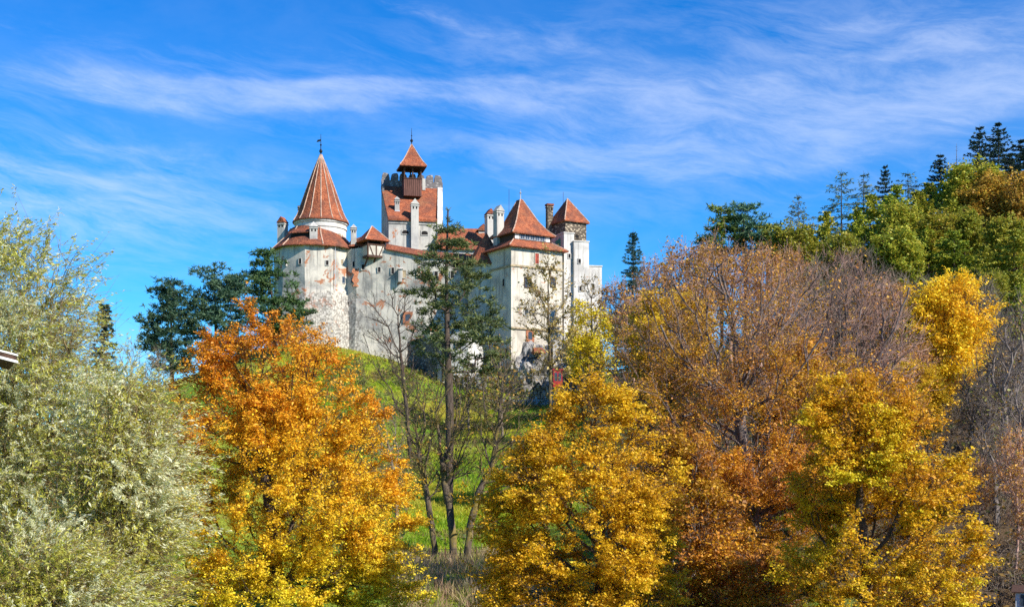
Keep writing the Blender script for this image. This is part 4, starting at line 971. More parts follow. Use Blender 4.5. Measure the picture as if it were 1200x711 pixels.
def spruce_mesh(rng, H, Rm, pal, z0f=.1, droop=.35, nb=6, gap=.55, dens=1.0, blade=(.42, .11), power=.85, ragged=.25):
    """returns (limb verts, quads), (needle verts, quads, colours) of a whorled conifer of height H"""
    st, vec, ends = [], [], []; z = H * z0f; cs, co, ov = [], [], []
    while z < H * .985:
        f_ = (z - H * z0f) / (H * (1 - z0f)); L0 = Rm * (1 - f_) ** power + .12
        for k in range(nb):
            if rng.random() < ragged * .5: continue
            a = rng.uniform(0, 2 * math.pi); L = L0 * rng.uniform(1 - ragged, 1 + ragged * .5); ln = max(2, int(L / .35))
            t_ = np.linspace(.15, 1, ln); dz = L * (-droop * t_ + (droop * .75) * t_ ** 2.4) + (.3 * L * t_ if f_ > .75 else 0)
            p = np.stack([np.cos(a) * L * t_, np.sin(a) * L * t_, z + dz], 1)
            st.append((0, 0, z)); vec.append(p[-1] - np.array([0, 0, z]))
            side = np.array([-math.sin(a), math.cos(a), 0]); wid = L * .36 * (1.05 - t_)
            for rep_ in range(max(1, int(3 * dens))):
                cs.append(p + side[None] * (rng.uniform(-1, 1, (ln, 1)) * wid[:, None]) + rng.normal(0, .06, (ln, 3)) - np.array([0, 0, .08])); ov.append(np.repeat(np.array([[math.cos(a), math.sin(a), -.25]]), ln, axis=0))
        z += gap * rng.uniform(.7, 1.2) * (1 if f_ < .7 else .7)
    cs = np.concatenate(cs); ov = np.concatenate(ov)
    v, q, c = needle_tufts(rng, cs, max(2, int(5 * dens)), blade[0], blade[1], pick(rng, pal, len(cs)), np.zeros(3), -.12, ov * 1.1)
    st = np.array(st, float); vec = np.array(vec); lv, lq, _, _ = spikes(rng, st, vec, np.maximum(.012, .012 * np.linalg.norm(vec, axis=1)), np.zeros(3), .02)
    tz = np.linspace(0, H, 14); k = 7; th = 2 * math.pi * np.arange(k) / k; rr = .011 * H * (1 - tz / H) ** .9 + .012
    tv = np.stack([np.stack([r_ * np.cos(th), r_ * np.sin(th), np.full(k, zz)], 1) for r_, zz in zip(rr, tz)]).reshape(-1, 3); kk = np.arange(k)
    tq = np.concatenate([np.stack([i * k + kk, i * k + (kk + 1) % k, (i + 1) * k + (kk + 1) % k, (i + 1) * k + kk], 1) for i in range(len(tz) - 1)])
    return (np.concatenate([tv, lv]), np.concatenate([tq, lq + len(tv)])), (v, q, c)

def spruce(name, label, seed, px, py_top, D, Rpx, pal, cat='spruce', group=None, barkm='bark_dark', needles=True, **kw):
    rng = np.random.default_rng(seed); x = X(px, D); bz = h1(x, D) - .3; H = Z(py_top, D) - bz
    root = empty(name, (x, D, bz), label, cat, group); (lv, lq), (v, q, c) = spruce_mesh(rng, H, Rpx * D / F, pal, **kw)
    raw_mesh('trunk', lv, lq, 4, M[barkm], root, smooth=True)
    if needles: raw_mesh('crown', v, q, 4, M['needle'], root, colors=c)
    return root

def copy_to(src, px, py_top, D, label, cat, group, wf=1.0, rot=0.0, srcH=None):
    """a copy of a whole tree scaled so that its top reaches py_top at this place"""
    x = X(px, D); bz = h1(x, D) - .3; H = Z(py_top, D) - bz; s_ = H / srcH
    c = copy_tree(src); c.location = (x, D, bz); c.scale = (s_ * wf, s_ * wf, s_); c.rotation_euler = (0, 0, rot)
    c['label'] = label; c['category'] = cat
    if group: c['group'] = group
    elif 'group' in c: del c['group']
    return c

# ------------------------------------------------------------------ near trees
def willow_col(hf, cn, p, rng):
    n = len(hf); t = rng.random(n)
    c = lerp((.50, .52, .05), (.80, .74, .18), t)
    silver = (cn + rng.normal(0, .14, n)) > .13
    c[silver] = lerp((.80, .81, .44), (.90, .90, .62), rng.random(silver.sum()))
    y = rng.random(n) < .10; c[y] = (.46, .33, .05)
    return c
broadleaf('willow_tree', 'tall silvery willow leaning at the left edge, blown by wind, with dark forked trunk', 'willow', 11, 62,
          [(252, -8, 22), (285, -40, 72), (330, -75, 98), (385, -95, 126), (440, -105, 140), (500, -110, 140), (570, -110, 135), (640, -100, 140), (700, -90, 120)],
          [(60, 760), (62, 610), (55, 560), (30, 470), (12, 390)], .55, 1250, .5, 215000, .092, None, willow_col, None, 4, 2.3, .55, 'leaf_willow', 'bark_willow', .26, .35, .12, .9, 2.5, .3, wind=(.45, 0, .05), long_leaf=True, leafdown=.15)
broadleaf('willow_tree', 'lower round silvery willow with pale bent limbs, between tall willow and orange tree', 'willow', 12, 52,
          [(440, 140, 165), (468, 105, 195), (520, 85, 208), (580, 72, 212), (640, 62, 208), (700, 55, 196), (740, 55, 186)],
          [(160, 790), (158, 680), (160, 640), (168, 560)], .5, 800, .55, 130000, .083, None, willow_col, None, 4, 2.0, .5, 'leaf_willow', 'bark_willow', .26, .35, .11, .9, 2.0, .3, wind=(.4, 0, 0), long_leaf=True, leafdown=.15)
broadleaf('willow_bush', 'low silvery willow bush in the bottom left corner', 'bush', 13, 47,
          [(628, 20, 70), (650, -10, 110), (690, -30, 140), (740, -40, 150)], [(60, 860), (62, 740), (66, 690)], .2, 300, .6, 50000, .075, None, willow_col, None, 4, 1.6, .3, 'leaf_willow', 'bark_willow', .26, .35, .10, .9, 1.2, .2, wind=(.4, 0, 0), long_leaf=True, leafdown=.2)

def oak_col(hf, cn, p, rng):
    h = np.clip(hf + cn * .28 + (p[:, 0] < X(330, 72)) * .05, 0, 1)
    return ramp(h, [(0, (.48, .52, .035)), (.25, (.74, .58, .028)), (.4, (.78, .52, .025)), (.6, (.78, .46, .022)), (.85, (.72, .345, .02)), (1, (.62, .25, .018))]) * (1 + rng.normal(0, .12, (len(h), 1)))
broadleaf('maple_tree', 'large tree turning from rust orange above to gold below, left of the grassy slope', 'tree', 21, 72,
          [(352, 282, 305), (372, 262, 335), (400, 245, 385), (432, 228, 420), (470, 214, 440), (520, 208, 452), (570, 206, 472), (620, 215, 492), (680, 216, 500), (730, 225, 495), (780, 250, 470)],
          [(330, 860), (322, 640), (305, 540), (300, 450)], .5, 1500, .42, 260000, .066, None, oak_col, None, 4, 1.0, .05, 'leaf_single', 'bark_dark', .62, .6, .28, .5, 2.5, .5)
def gold_col(hf, cn, p, rng):
    h = np.clip(.5 + cn * .7, 0, 1)
    return ramp(h, [(0, (.52, .27, .016)), (.4, (.72, .41, .018)), (.75, (.82, .52, .022)), (1, (.80, .57, .03))])
broadleaf('maple_tree', 'broad golden yellow tree in the middle, right of the three bare trunks', 'tree', 22, 64,
          [(446, 672, 706), (466, 652, 736), (495, 622, 768), (530, 598, 788), (580, 580, 798), (640, 566, 796), (700, 556, 795), (750, 560, 790), (800, 600, 750)],
          [(706, 880), (704, 660), (700, 560), (695, 500)], .42, 1300, .38, 225000, .061, None, gold_col, None, 4, .9, .08, 'leaf_single', 'bark_dark', .65, .7, .27, .42, 2.0, .5, flat=1.0)
def copper_col(hf, cn, p, rng):
    h = np.clip(.5 + cn * .8 + rng.normal(0, .15, len(hf)), 0, 1)
    c = ramp(h, [(0, (.40, .15, .04)), (.4, (.58, .24, .035)), (.7, (.70, .34, .025)), (1, (.78, .46, .03))]); c *= np.where(hf[:, None] > .6, .75, 1); return c
broadleaf('beech_tree', 'big beech with bare pinkish upper branches and thin copper leaves below', 'tree', 23, 78,
          [(262, 835, 875), (300, 790, 925), (340, 755, 955), (390, 730, 985), (440, 715, 1000), (500, 715, 1000), (570, 735, 990), (640, 745, 980), (720, 750, 975), (790, 765, 960)],
          [(888, 860), (886, 640), (876, 560), (868, 500), (862, 430), (858, 360)], .62, 1500, .5, 150000, .064, None, copper_col, lambda hf, p, rng: np.where(hf > .70, .13, np.where(hf > .52, .42, 1.0)), 4, 1.05, .05, 'leaf_single', 'bark_beech', .6, .5, .34, .7, 3, .6, rt=.026, twig_r=.013, twigm='bark_pink',
          limbs=[[(868, 500, 0), (845, 489, -2.0), (815, 486, -3.2), (790, 492, -4)], [(872, 535, 0), (850, 514, -2.5), (812, 497, -4.5)], [(866, 480, 0), (838, 462, -1.5), (806, 438, -2.5), (783, 418, -3), (766, 388, -3)],
                 [(868, 480, 0), (872, 420, -1), (888, 372, -1.5), (908, 340, -1.5)], [(868, 490, 0), (900, 466, -2.5), (930, 430, -3.5), (948, 392, -4)], [(862, 400, 0), (845, 350, -1), (832, 300, -1)], [(880, 600, 0), (905, 560, -2.5), (940, 535, -4)]])
def maple_col(hf, cn, p, rng):
    h = np.clip(.5 + cn * .75 - (hf - .5) * .35, 0, 1)
    return ramp(h, [(0, (.66, .30, .018)), (.35, (.82, .42, .018)), (.7, (.88, .56, .022)), (1, (.86, .68, .035))])
broadleaf('maple_tree', 'bright yellow maple with dark limbs showing, in front of the dark slope on the right', 'tree', 24, 60,
          [(428, 985, 1035), (455, 955, 1078), (500, 938, 1108), (550, 930, 1132), (610, 935, 1150), (670, 935, 1156), (720, 945, 1150), (770, 960, 1120)],
          [(1022, 900), (1018, 680), (1008, 600), (1000, 530)], .42, 1100, .42, 190000, .059, None, maple_col, None, 4, .9, .05, 'leaf_single', 'bark_dark', .65, .65, .26, .45, 2.0, .58, flat=.9)
broadleaf('beech_tree', 'bare purplish beech with upswept twigs above the bright yellow maple', 'tree', 25, 90,
          [(300, 945, 1000), (335, 915, 1050), (380, 905, 1078), (430, 905, 1085), (490, 915, 1075), (560, 930, 1050)],
          [(985, 760), (982, 560), (978, 470), (975, 400)], .46, 1100, .5, 12000, .09, None, copper_col, lambda hf, p, rng: np.where(hf > .45, .12, 1.0), 5, 1.2, -.15, 'leaf_single', 'bark_beech', .6, .5, .4, .7, 3, .25, rt=.024, twig_r=.015, twigm='bark_pink', limbs=[[(980, 520, 0), (1000, 450, -2), (1035, 390, -3), (1050, 345, -3)], [(980, 500, 0), (950, 440, -2), (935, 380, -2.5)]])
broadleaf('beech_tree', 'slender copper beech filling the gap between big beech and bright maple', 'tree', 26, 84,
          [(400, 925, 955), (440, 905, 975), (500, 890, 985), (580, 880, 985), (660, 885, 980), (740, 895, 970)],
          [(932, 830), (930, 620), (934, 500), (936, 450)], .3, 700, .45, 34000, .10, None, copper_col, None, 4, 1.0, .05, 'leaf_single', 'bark_pink', .6, .5, .4, .7, 2, .3)
broadleaf('beech_tree', 'low copper-orange beech between the golden middle tree and the big beech', 'tree', 32, 71,
          [(505, 775, 815), (540, 755, 850), (600, 750, 870), (670, 755, 875), (740, 765, 865), (790, 780, 850)], [(812, 880), (812, 640), (812, 560)], .28, 600, .42, 36000, .09, None, copper_col, None, 4, .9, .05, 'leaf_single', 'bark_grey', .6, .6, .35, .5, 1.5, .35)
broadleaf('beech_bush', 'low copper-leaved bush round the foot of the big beech', 'bush', 33, 69,
          [(632, 868, 905), (660, 840, 930), (700, 825, 945), (750, 825, 945)], [(888, 850), (888, 760), (887, 700)], .14, 340, .55, 26000, .085, None, copper_col, None, 4, .9, .05, 'leaf_single', 'bark_grey', .6, .6, .35, .5, .6, .3)
hy_ = broadleaf('maple_tree', 'small bright yellow tree high on the slope above the dark right-hand hillside', 'tree', 27, 108,
          [(326, 1090, 1122), (345, 1066, 1152), (375, 1052, 1160), (405, 1050, 1156), (440, 1062, 1142), (475, 1080, 1120)],
          [(1104, 600), (1104, 470), (1103, 410)], .28, 520, .4, 52000, .105, None, lambda hf, cn, p, rng: ramp(np.clip(.5 + cn, 0, 1), [(0, (.76, .42, .018)), (1, (.86, .60, .03))]), None, 4, 1.1, .0, 'leaf_single', 'bark_dark', .6, .6, .5, .5, 2, .4)
copy_to(hy_, 1072, 424, 99, 'smaller golden tree just below the small bright yellow tree', 'tree', None, 1.0, 2.4, heightof(1104, 326, 108))
broadleaf('maple_tree', 'golden brown tree behind the left branches of the big beech', 'tree', 28, 118,
          [(345, 765, 795), (365, 740, 825), (395, 730, 842), (430, 735, 845), (480, 740, 835), (530, 750, 820)],
          [(786, 640), (785, 480), (784, 420)], .3, 520, .4, 40000, .12, None, lambda hf, cn, p, rng: ramp(np.clip(.5 + cn, 0, 1), [(0, (.52, .26, .018)), (1, (.80, .54, .03))]), None, 4, 1.2, .0, 'leaf_single', 'bark_dark', .6, .6, .5, .5, 2, .4)
broadleaf('maple_tree', 'small lemon yellow tree right below the white stepped wall of the castle', 'tree', 29, 170,
          [(354, 678, 694), (368, 666, 712), (392, 658, 726), (420, 660, 724), (445, 668, 712)],
          [(690, 545), (690, 450), (690, 400)], .25, 240, .4, 7500, .15, None, lambda hf, cn, p, rng: ramp(np.clip(.5 + cn, 0, 1), [(0, (.76, .52, .02)), (1, (.88, .72, .035))]), None, 3, 1.4, .0, 'leaf_single', 'bark_dark', .6, .6, .6, .5, 2, .4)
broadleaf('ash_tree', 'tall slender tree with few tan leaves directly in front of the gatehouse', 'tree', 30, 165,
          [(288, 636, 650), (310, 618, 664), (345, 606, 676), (385, 610, 680), (425, 618, 676), (450, 628, 664)],
          [(645, 500), (645, 430), (643, 380), (642, 330)], .22, 190, .5, 2600, .17, None, lambda hf, cn, p, rng: pick(rng, [(.50, .38, .15), (.42, .28, .08), (.55, .42, .12)], len(hf)), None, 3, 1.3, -.1, 'leaf_single', 'bark_lichen', .6, .4, .5, .7, 8, .35, rt=.03, twig_r=.022)
broadleaf('ash_tree', 'small thin tree with a few tan leaves against the white stepped wall', 'tree', 31, 185,
          [(318, 684, 698), (340, 672, 708), (370, 670, 712), (400, 676, 708)], [(694, 480), (694, 400), (693, 350)], .16, 80, .5, 500, .18, None, lambda hf, cn, p, rng: pick(rng, [(.50, .38, .15), (.42, .28, .08)], len(hf)), None, 3, 1.3, -.1, 'leaf_single', 'bark_lichen', .6, .4, .5, .7, 4, .35, rt=.03, twig_r=.022)

# the tall pine and the bare trees on the meadow
pine('black_pine', 'tall dark pine with layered boughs standing before the middle of the castle', 41, 130,
     [(242, 520, 530), (258, 510, 542), (285, 497, 556), (310, 486, 570), (340, 476, 588), (375, 478, 596), (405, 488, 598), (430, 505, 592), (445, 520, 580)],
     [(526, 595), (527, 480), (524, 400), (523, 320), (525, 246)], 260, 4, 13, .55, .07, R0=.42, flat=1.6, first=10, clump=.62, tuft_r=.38, cap=True, pal=((.07, .10, .035), (.11, .145, .045), (.18, .20, .06)))
def bare_tree(label, seed, D, rows, trunk, R0, n, barkm='bark_lichen', leaves=0, **kw):
    a = dict(rt=.022, twig_r=.016, depth=.8, first=3, clump=.2); a.update(kw)
    f_ = a.pop('first'); tw = a.pop('twigs', 3); tl = a.pop('twig_len', 1.2); dr = a.pop('droop', -.25); ls = a.pop('lsize', .12); bf = a.pop('bf', .55)
    return broadleaf('bare_tree', label, 'tree', seed, D, rows, trunk, R0, n, bf, leaves, ls, None, a.pop('colfn', lambda hf, cn, p, rng: pick(rng, [(.42, .24, .05), (.30, .30, .05)], len(hf))), None, tw, tl, dr, 'leaf_single', barkm, .6, .5, .4, .7, f_, **a)
bare_tree('bare tree with a curving lichen-yellow trunk, rightmost of the three trunks on the meadow', 51, 98, [(405, 570, 596), (440, 556, 612), (490, 548, 630), (540, 545, 640), (570, 552, 625)], [(547, 690), (549, 640), (553, 605), (561, 578), (576, 548), (584, 500), (588, 460)], .28, 220, leaves=500, rt=.03, twig_r=.02)
bare_tree('bare tree with straight grey trunk forking low, middle of the three trunks on the meadow', 52, 100, [(430, 520, 548), (470, 505, 560), (520, 500, 565), (560, 508, 560)], [(531, 680), (531, 620), (524, 580), (518, 540), (512, 490)], .3, 170, leaves=300, rt=.03, twig_r=.02)
bare_tree('thin bare tree with slightly leaning trunk, leftmost of the three trunks on the meadow', 53, 100, [(440, 470, 500), (480, 468, 512), (530, 478, 520), (575, 490, 520)], [(511, 675), (505, 610), (497, 560), (488, 510)], .24, 150, leaves=300, rt=.03, twig_r=.02)
bare_tree('bare fan-shaped tree in front of the pale curtain wall, left of the tall pine', 54, 150, [(338, 432, 480), (365, 420, 492), (400, 424, 498), (440, 436, 500), (480, 452, 500)], [(482, 560), (476, 470), (470, 420), (466, 370)], .26, 130, 'bark_dark', rt=.035, twig_r=.02, twig_len=1.6)
bare_tree('low bare tree on the meadow edge beside the gold-orange tree', 55, 118, [(470, 436, 462), (500, 428, 474), (540, 430, 482), (580, 446, 478)], [(466, 620), (462, 560), (456, 520)], .18, 140, 'bark_brush', leaves=700, rt=.025)
bare_tree('small twiggy tree on the meadow in front of the white terrace wall', 56, 165, [(400, 575, 600), (425, 562, 612), (455, 556, 618), (480, 566, 610)], [(588, 510), (588, 470), (587, 435)], .16, 170, 'bark_brush', leaves=900, lsize=.2, rt=.03, twig_r=.02)
bare_tree('small brushy tree right of the pine trunk, just below the terrace wall', 57, 172, [(412, 536, 556), (435, 526, 568), (462, 524, 572), (482, 534, 564)], [(549, 505), (549, 470), (549, 440)], .14, 150, 'bark_brush', leaves=900, lsize=.2, rt=.03, twig_r=.02)

# the dark pines left of the castle
pp_ = ((.03, .075, .05), (.05, .10, .06), (.075, .13, .065))
pine('pine_tree', 'dark blue-green pine, leftmost of the cluster beside the round bastion', 61, 188, [(322, 192, 204), (340, 172, 222), (370, 164, 232), (405, 166, 230), (435, 176, 222)], [(202, 470), (201, 400), (200, 328)], 170, 5, 12, .7, .11, pp_, .3, flat=.9, first=3, clump=.6, tuft_r=.6)
pine('pine_tree', 'dark green pine with a rounded top, middle of the cluster beside the round bastion', 62, 192, [(304, 242, 258), (322, 226, 290), (350, 220, 304), (385, 222, 304), (420, 230, 292)], [(254, 460), (253, 390), (251, 312)], 190, 5, 12, .7, .11, pp_, .3, flat=.9, first=3, clump=.6, tuft_r=.6)
pine('pine_tree', 'yellower green pine touching the foot of the round bastion', 63, 200, [(292, 302, 316), (310, 292, 332), (340, 290, 352), (370, 296, 364), (396, 306, 362)], [(322, 430), (322, 370), (312, 302)], 180, 5, 12, .7, .11, ((.06, .12, .04), (.09, .155, .05), (.13, .19, .06)), .3, flat=1.5, first=2, clump=.55, tuft_r=.6)
spruce('spruce_tree', 'small dark conifer behind the right shoulder of the tall willow', 64, 122, 352, 150, 28, ((.02, .055, .04), (.035, .075, .05)))
bare_tree('hazy bare bush-like tree on the skyline between willow and dark pines', 65, 175, [(395, 146, 156), (412, 134, 168), (440, 128, 176), (470, 130, 176)], [(153, 500), (153, 450), (153, 420)], .12, 160, 'bark_brush', rt=.03, twig_r=.02)
bare_tree('second hazy bare tree under the leftmost dark pine', 66, 178, [(405, 178, 190), (430, 168, 202), (460, 166, 206)], [(186, 500), (186, 460), (186, 430)], .12, 130, 'bark_brush', rt=.03, twig_r=.02)

# ------------------------------------------------------------------ the wooded hillside on the right
WOOD = 'trees of the wooded hillside on the right'
dk = ((.012, .035, .03), (.02, .05, .038), (.03, .065, .045)); bl = ((.07, .12, .075), (.10, .16, .085), (.16, .19, .085)); yg = ((.30, .34, .03), (.42, .40, .035), (.22, .27, .03))
# one of each kind first
sp_a = spruce('spruce_tree', 'dark spruce on the top right skyline, left one of the close pair', 71, 1148, 146, 185, 60, dk, group=WOOD, nb=9, gap=.95, droop=.30, dens=1.2, ragged=.25, power=.95, blade=(.36, .09)); Ha = heightof(1148, 146, 185)
sp_b = spruce('spruce_tree', 'broad tall dark spruce on the top right skyline, right one of the close pair', 72, 1170, 142, 188, 72, dk, group=WOOD, nb=10, gap=1.05, droop=.36, dens=1.2, ragged=.28, power=.95, blade=(.36, .09)); Hb = heightof(1170, 142, 188)
la_a = spruce('larch_tree', 'wispy blue-green larch at the left end of the high skyline', 73, 986, 198, 188, 60, bl, 'larch', WOOD, nb=5, gap=.8, droop=.12, dens=.7, ragged=.5, blade=(.5, .09)); Hc = heightof(986, 198, 188)
la_d = spruce('larch_tree', 'thin dead larch without needles left of the dark spruce pair', 74, 1121, 168, 188, 26, bl, 'larch', WOOD, nb=4, gap=.6, droop=.0, needles=False, barkm='bark_grey')
la_y = spruce('larch_tree', 'tall yellow-green larch below the larches of the skyline', 75, 1042, 228, 176, 52, yg, 'larch', WOOD, nb=6, gap=.7, droop=.1, dens=1.1, ragged=.4, blade=(.5, .14)); Hy = heightof(1042, 228, 176)
for px, py, D, wf, rot, lab in [(1102, 179, 190, 1.1, 1.0, 'single small dark spruce on the skyline left of the dead larch'), (1196, 162, 182, 1.3, 2.0, 'dark spruce cut by the right edge of the picture, on the skyline'),
                               (1184, 178, 178, 1.4, 3.2, 'dark spruce between the broad spruce and the right edge'), (1037, 192, 196, .8, 5.2, 'tiny dark spruce tip between two larches on the skyline')]:
    copy_to(sp_b if wf > 1.2 else sp_a, px, py, D, lab, 'spruce', WOOD, wf, rot, Hb if wf > 1.2 else Ha)
for px, py, D, wf, rot, lab in [(1012, 200, 190, 1.0, 1.3, 'wispy larch second from the left end of the high skyline'), (1064, 199, 190, 1.2, 2.6, 'wispy larch just left of the single small dark spruce'), (936, 226, 182, .9, 4.0, 'thin ragged larch standing alone on the lower skyline'),
                                (1138, 190, 184, 1.1, 5.0, 'wispy larch under the left dark spruce of the pair')]:
    copy_to(la_a, px, py, D, lab, 'larch', WOOD, wf, rot, Hc)
for px, py, D, wf, rot, lab in [(1075, 222, 172, 1.1, .6, 'yellow-green larch under the larch beside the single dark spruce'), (1112, 232, 170, 1.2, 1.9, 'wide yellow-green larch under the dead larch'), (1004, 244, 172, 1.0, 2.8, 'yellow-green larch below the two wispy larches at the skyline end'),
                                (966, 262, 172, .9, 3.9, 'short yellow-green larch at the left end of the green wood'), (1118, 268, 158, 1.3, 4.7, 'bushy yellow-green larch in the second row under the tan oak'), (1088, 266, 162, 1.0, 5.5, 'narrow yellow-green larch in the second row, middle of the wood'),
                                (1030, 276, 160, 1.0, .2, 'yellow-green larch in the second row above the grey bare trees'), (1188, 268, 150, 1.4, 1.1, 'big yellow-green larch at the right edge below the tan oaks'), (1152, 286, 150, 1.1, 2.2, 'lower yellow-green larch left of the one at the right edge'), (1196, 330, 135, 1.0, 3.0, 'lowest yellow-green larch at the right edge')]:
    copy_to(la_y, px, py, D, lab, 'larch', WOOD, wf, rot, Hy)
pn_p = ((.12, .18, .03), (.18, .23, .035), (.26, .27, .035)); pb_p = ((.04, .11, .065), (.06, .15, .08), (.10, .18, .08))
pine('pine_tree', 'yellow-green pine crown rising left of the blue-green pine behind the beech', 81, 180, [(240, 838, 852), (255, 822, 866), (280, 816, 870), (305, 822, 872)], [(846, 430), (846, 330), (845, 246)], 70, 5, 12, .7, .10, pn_p, .25, flat=1.4, first=6, group=WOOD)
pine('pine_tree', 'blue-green pine with forked top behind the upper branches of the big beech', 82, 178, [(234, 862, 876), (252, 856, 892), (280, 858, 904), (310, 864, 902)], [(874, 430), (874, 320), (870, 240)], 80, 5, 12, .7, .10, pb_p, .25, flat=1.4, first=6, group=WOOD)
pine('pine_tree', 'low rounded green pine right of the forked blue-green pine', 83, 178, [(262, 890, 904), (280, 880, 918), (305, 878, 924)], [(900, 430), (900, 330), (898, 268)], 55, 5, 12, .7, .10, pn_p, .25, flat=1.4, first=6, group=WOOD)
tan = lambda hf, cn, p, rng: pick(rng, [(.48, .28, .04), (.58, .36, .05), (.40, .30, .04)], len(hf))
ok_a = broadleaf('oak_tree', 'round tan-leaved oak on the skyline below the dark spruce pair', 'oak', 84, 172, [(208, 1150, 1180), (228, 1128, 1198), (260, 1120, 1204), (295, 1130, 1196), (315, 1145, 1185)], [(1164, 370), (1164, 300), (1163, 250)], .35, 420, .4, 26000, .19, None, tan, None, 3, 1.4, 0, 'leaf', 'bark_dark', .6, .5, .6, .6, 3, .4, group=WOOD); Hok = heightof(1164, 208, 172)
copy_to(ok_a, 1202, 214, 168, 'tan-leaved oak cut by the right edge below the spruces', 'oak', WOOD, .9, 2.0, Hok)
gr_c = lambda hf, cn, p, rng: pick(rng, [(.26, .30, .03), (.36, .36, .035), (.44, .36, .04)], len(hf))
bt_a = broadleaf('lime_tree', 'olive green round tree on the skyline between the dead larch and the spruce pair', 'tree', 85, 176, [(190, 1132, 1152), (206, 1112, 1166), (236, 1106, 1172), (265, 1116, 1164)], [(1140, 350), (1140, 280), (1140, 230)], .3, 360, .4, 22000, .19, None, gr_c, None, 3, 1.4, 0, 'leaf', 'bark_dark', .6, .5, .6, .6, 3, .4, group=WOOD); Hbt = heightof(1140, 190, 176)
for px, py, D, wf, rot, lab in [(1058, 240, 168, 1.0, 1.0, 'round olive tree among the yellow-green larches, middle of the wood'), (985, 275, 160, .9, 2.0, 'low olive tree at the left foot of the green wood'), (930, 262, 172, .9, 3.5, 'olive brown tree under the thin ragged larch'), (1165, 318, 140, .9, 4.4, 'olive tree in the shade behind the small bright yellow tree')]:
    copy_to(bt_a, px, py, D, lab, 'tree', WOOD, wf, rot, Hbt)
for px, py, D, wf, rot, lab in [(1020, 226, 180, 1.0, .7, 'yellow-green larch on the skyline below the second wispy larch'), (1088, 212, 180, .9, 1.7, 'yellow-green larch on the skyline under the single small dark spruce'), (968, 246, 182, .9, 2.9, 'yellow-green larch on the skyline below the leftmost wispy larch'), (1052, 214, 184, .8, 4.9, 'slim yellow-green larch on the skyline in the middle of the green wood')]:
    copy_to(la_y, px, py, D, lab, 'larch', WOOD, wf, rot, Hy)
for px, py, D, wf, rot, lab in [
                                (1100, 250, 164, 1.1, 4.1, 'wide olive tree in the second row below the dead larch'), (1130, 246, 164, .9, 5.3, 'olive tree in the second row just left of the tan oak'), (1180, 254, 158, 1.0, .3, 'olive tree in the second row below the tan oak'), (1048, 268, 156, 1.0, 2.3, 'olive tree in the second row above the brown bare trees')]:
    copy_to(bt_a, px, py, D, lab, 'tree', WOOD, wf, rot, Hbt)
spruce('spruce_tree', 'blue-green spruce alone on the skyline right of the castle', 76, 742, 267, 200, 46, ((.03, .085, .075), (.05, .12, .10), (.07, .15, .11)), group=WOOD, nb=8, gap=.8, droop=.34, dens=1.0, ragged=.25, power=1.05, blade=(.40, .085))
# bare trees of the hillside
br_a = bare_tree('grey bare tree in the middle of the hillside, straight below the first olive larch', 91, 140, [(288, 1000, 1022), (308, 984, 1040), (345, 976, 1048), (385, 984, 1040)], [(1012, 470), (1012, 390), (1011, 350)], .22, 300, 'bark_brush', group=WOOD, rt=.03, twig_r=.02, twigs=4, twig_len=1.5); Hbr = heightof(1012, 288, 140)
br_b = bare_tree('pinkish bare tree on the skyline left of the green pines', 92, 170, [(286, 786, 802), (304, 772, 822), (335, 766, 830), (365, 776, 820)], [(797, 470), (797, 400), (796, 345)], .22, 280, 'bark_pink', group=WOOD, rt=.035, twig_r=.022, twigs=3, twig_len=1.7, leaves=2200, lsize=.16, colfn=lambda hf, cn, p, rng: pick(rng, [(.55, .27, .05), (.62, .36, .05), (.40, .18, .05)], len(hf))); Hbb = heightof(797, 286, 170)
br_c = bare_tree('dark bare tree near the right edge with upswept branches', 93, 96, [(372, 1168, 1186), (410, 1150, 1206), (470, 1142, 1214), (540, 1150, 1204)], [(1178, 620), (1178, 520), (1176, 450)], .26, 260, 'bark_grey', group=WOOD, twigs=3, twig_len=1.5, rt=.03, leaves=500, lsize=.11); Hbc = heightof(1178, 372, 96)
k_ = 0
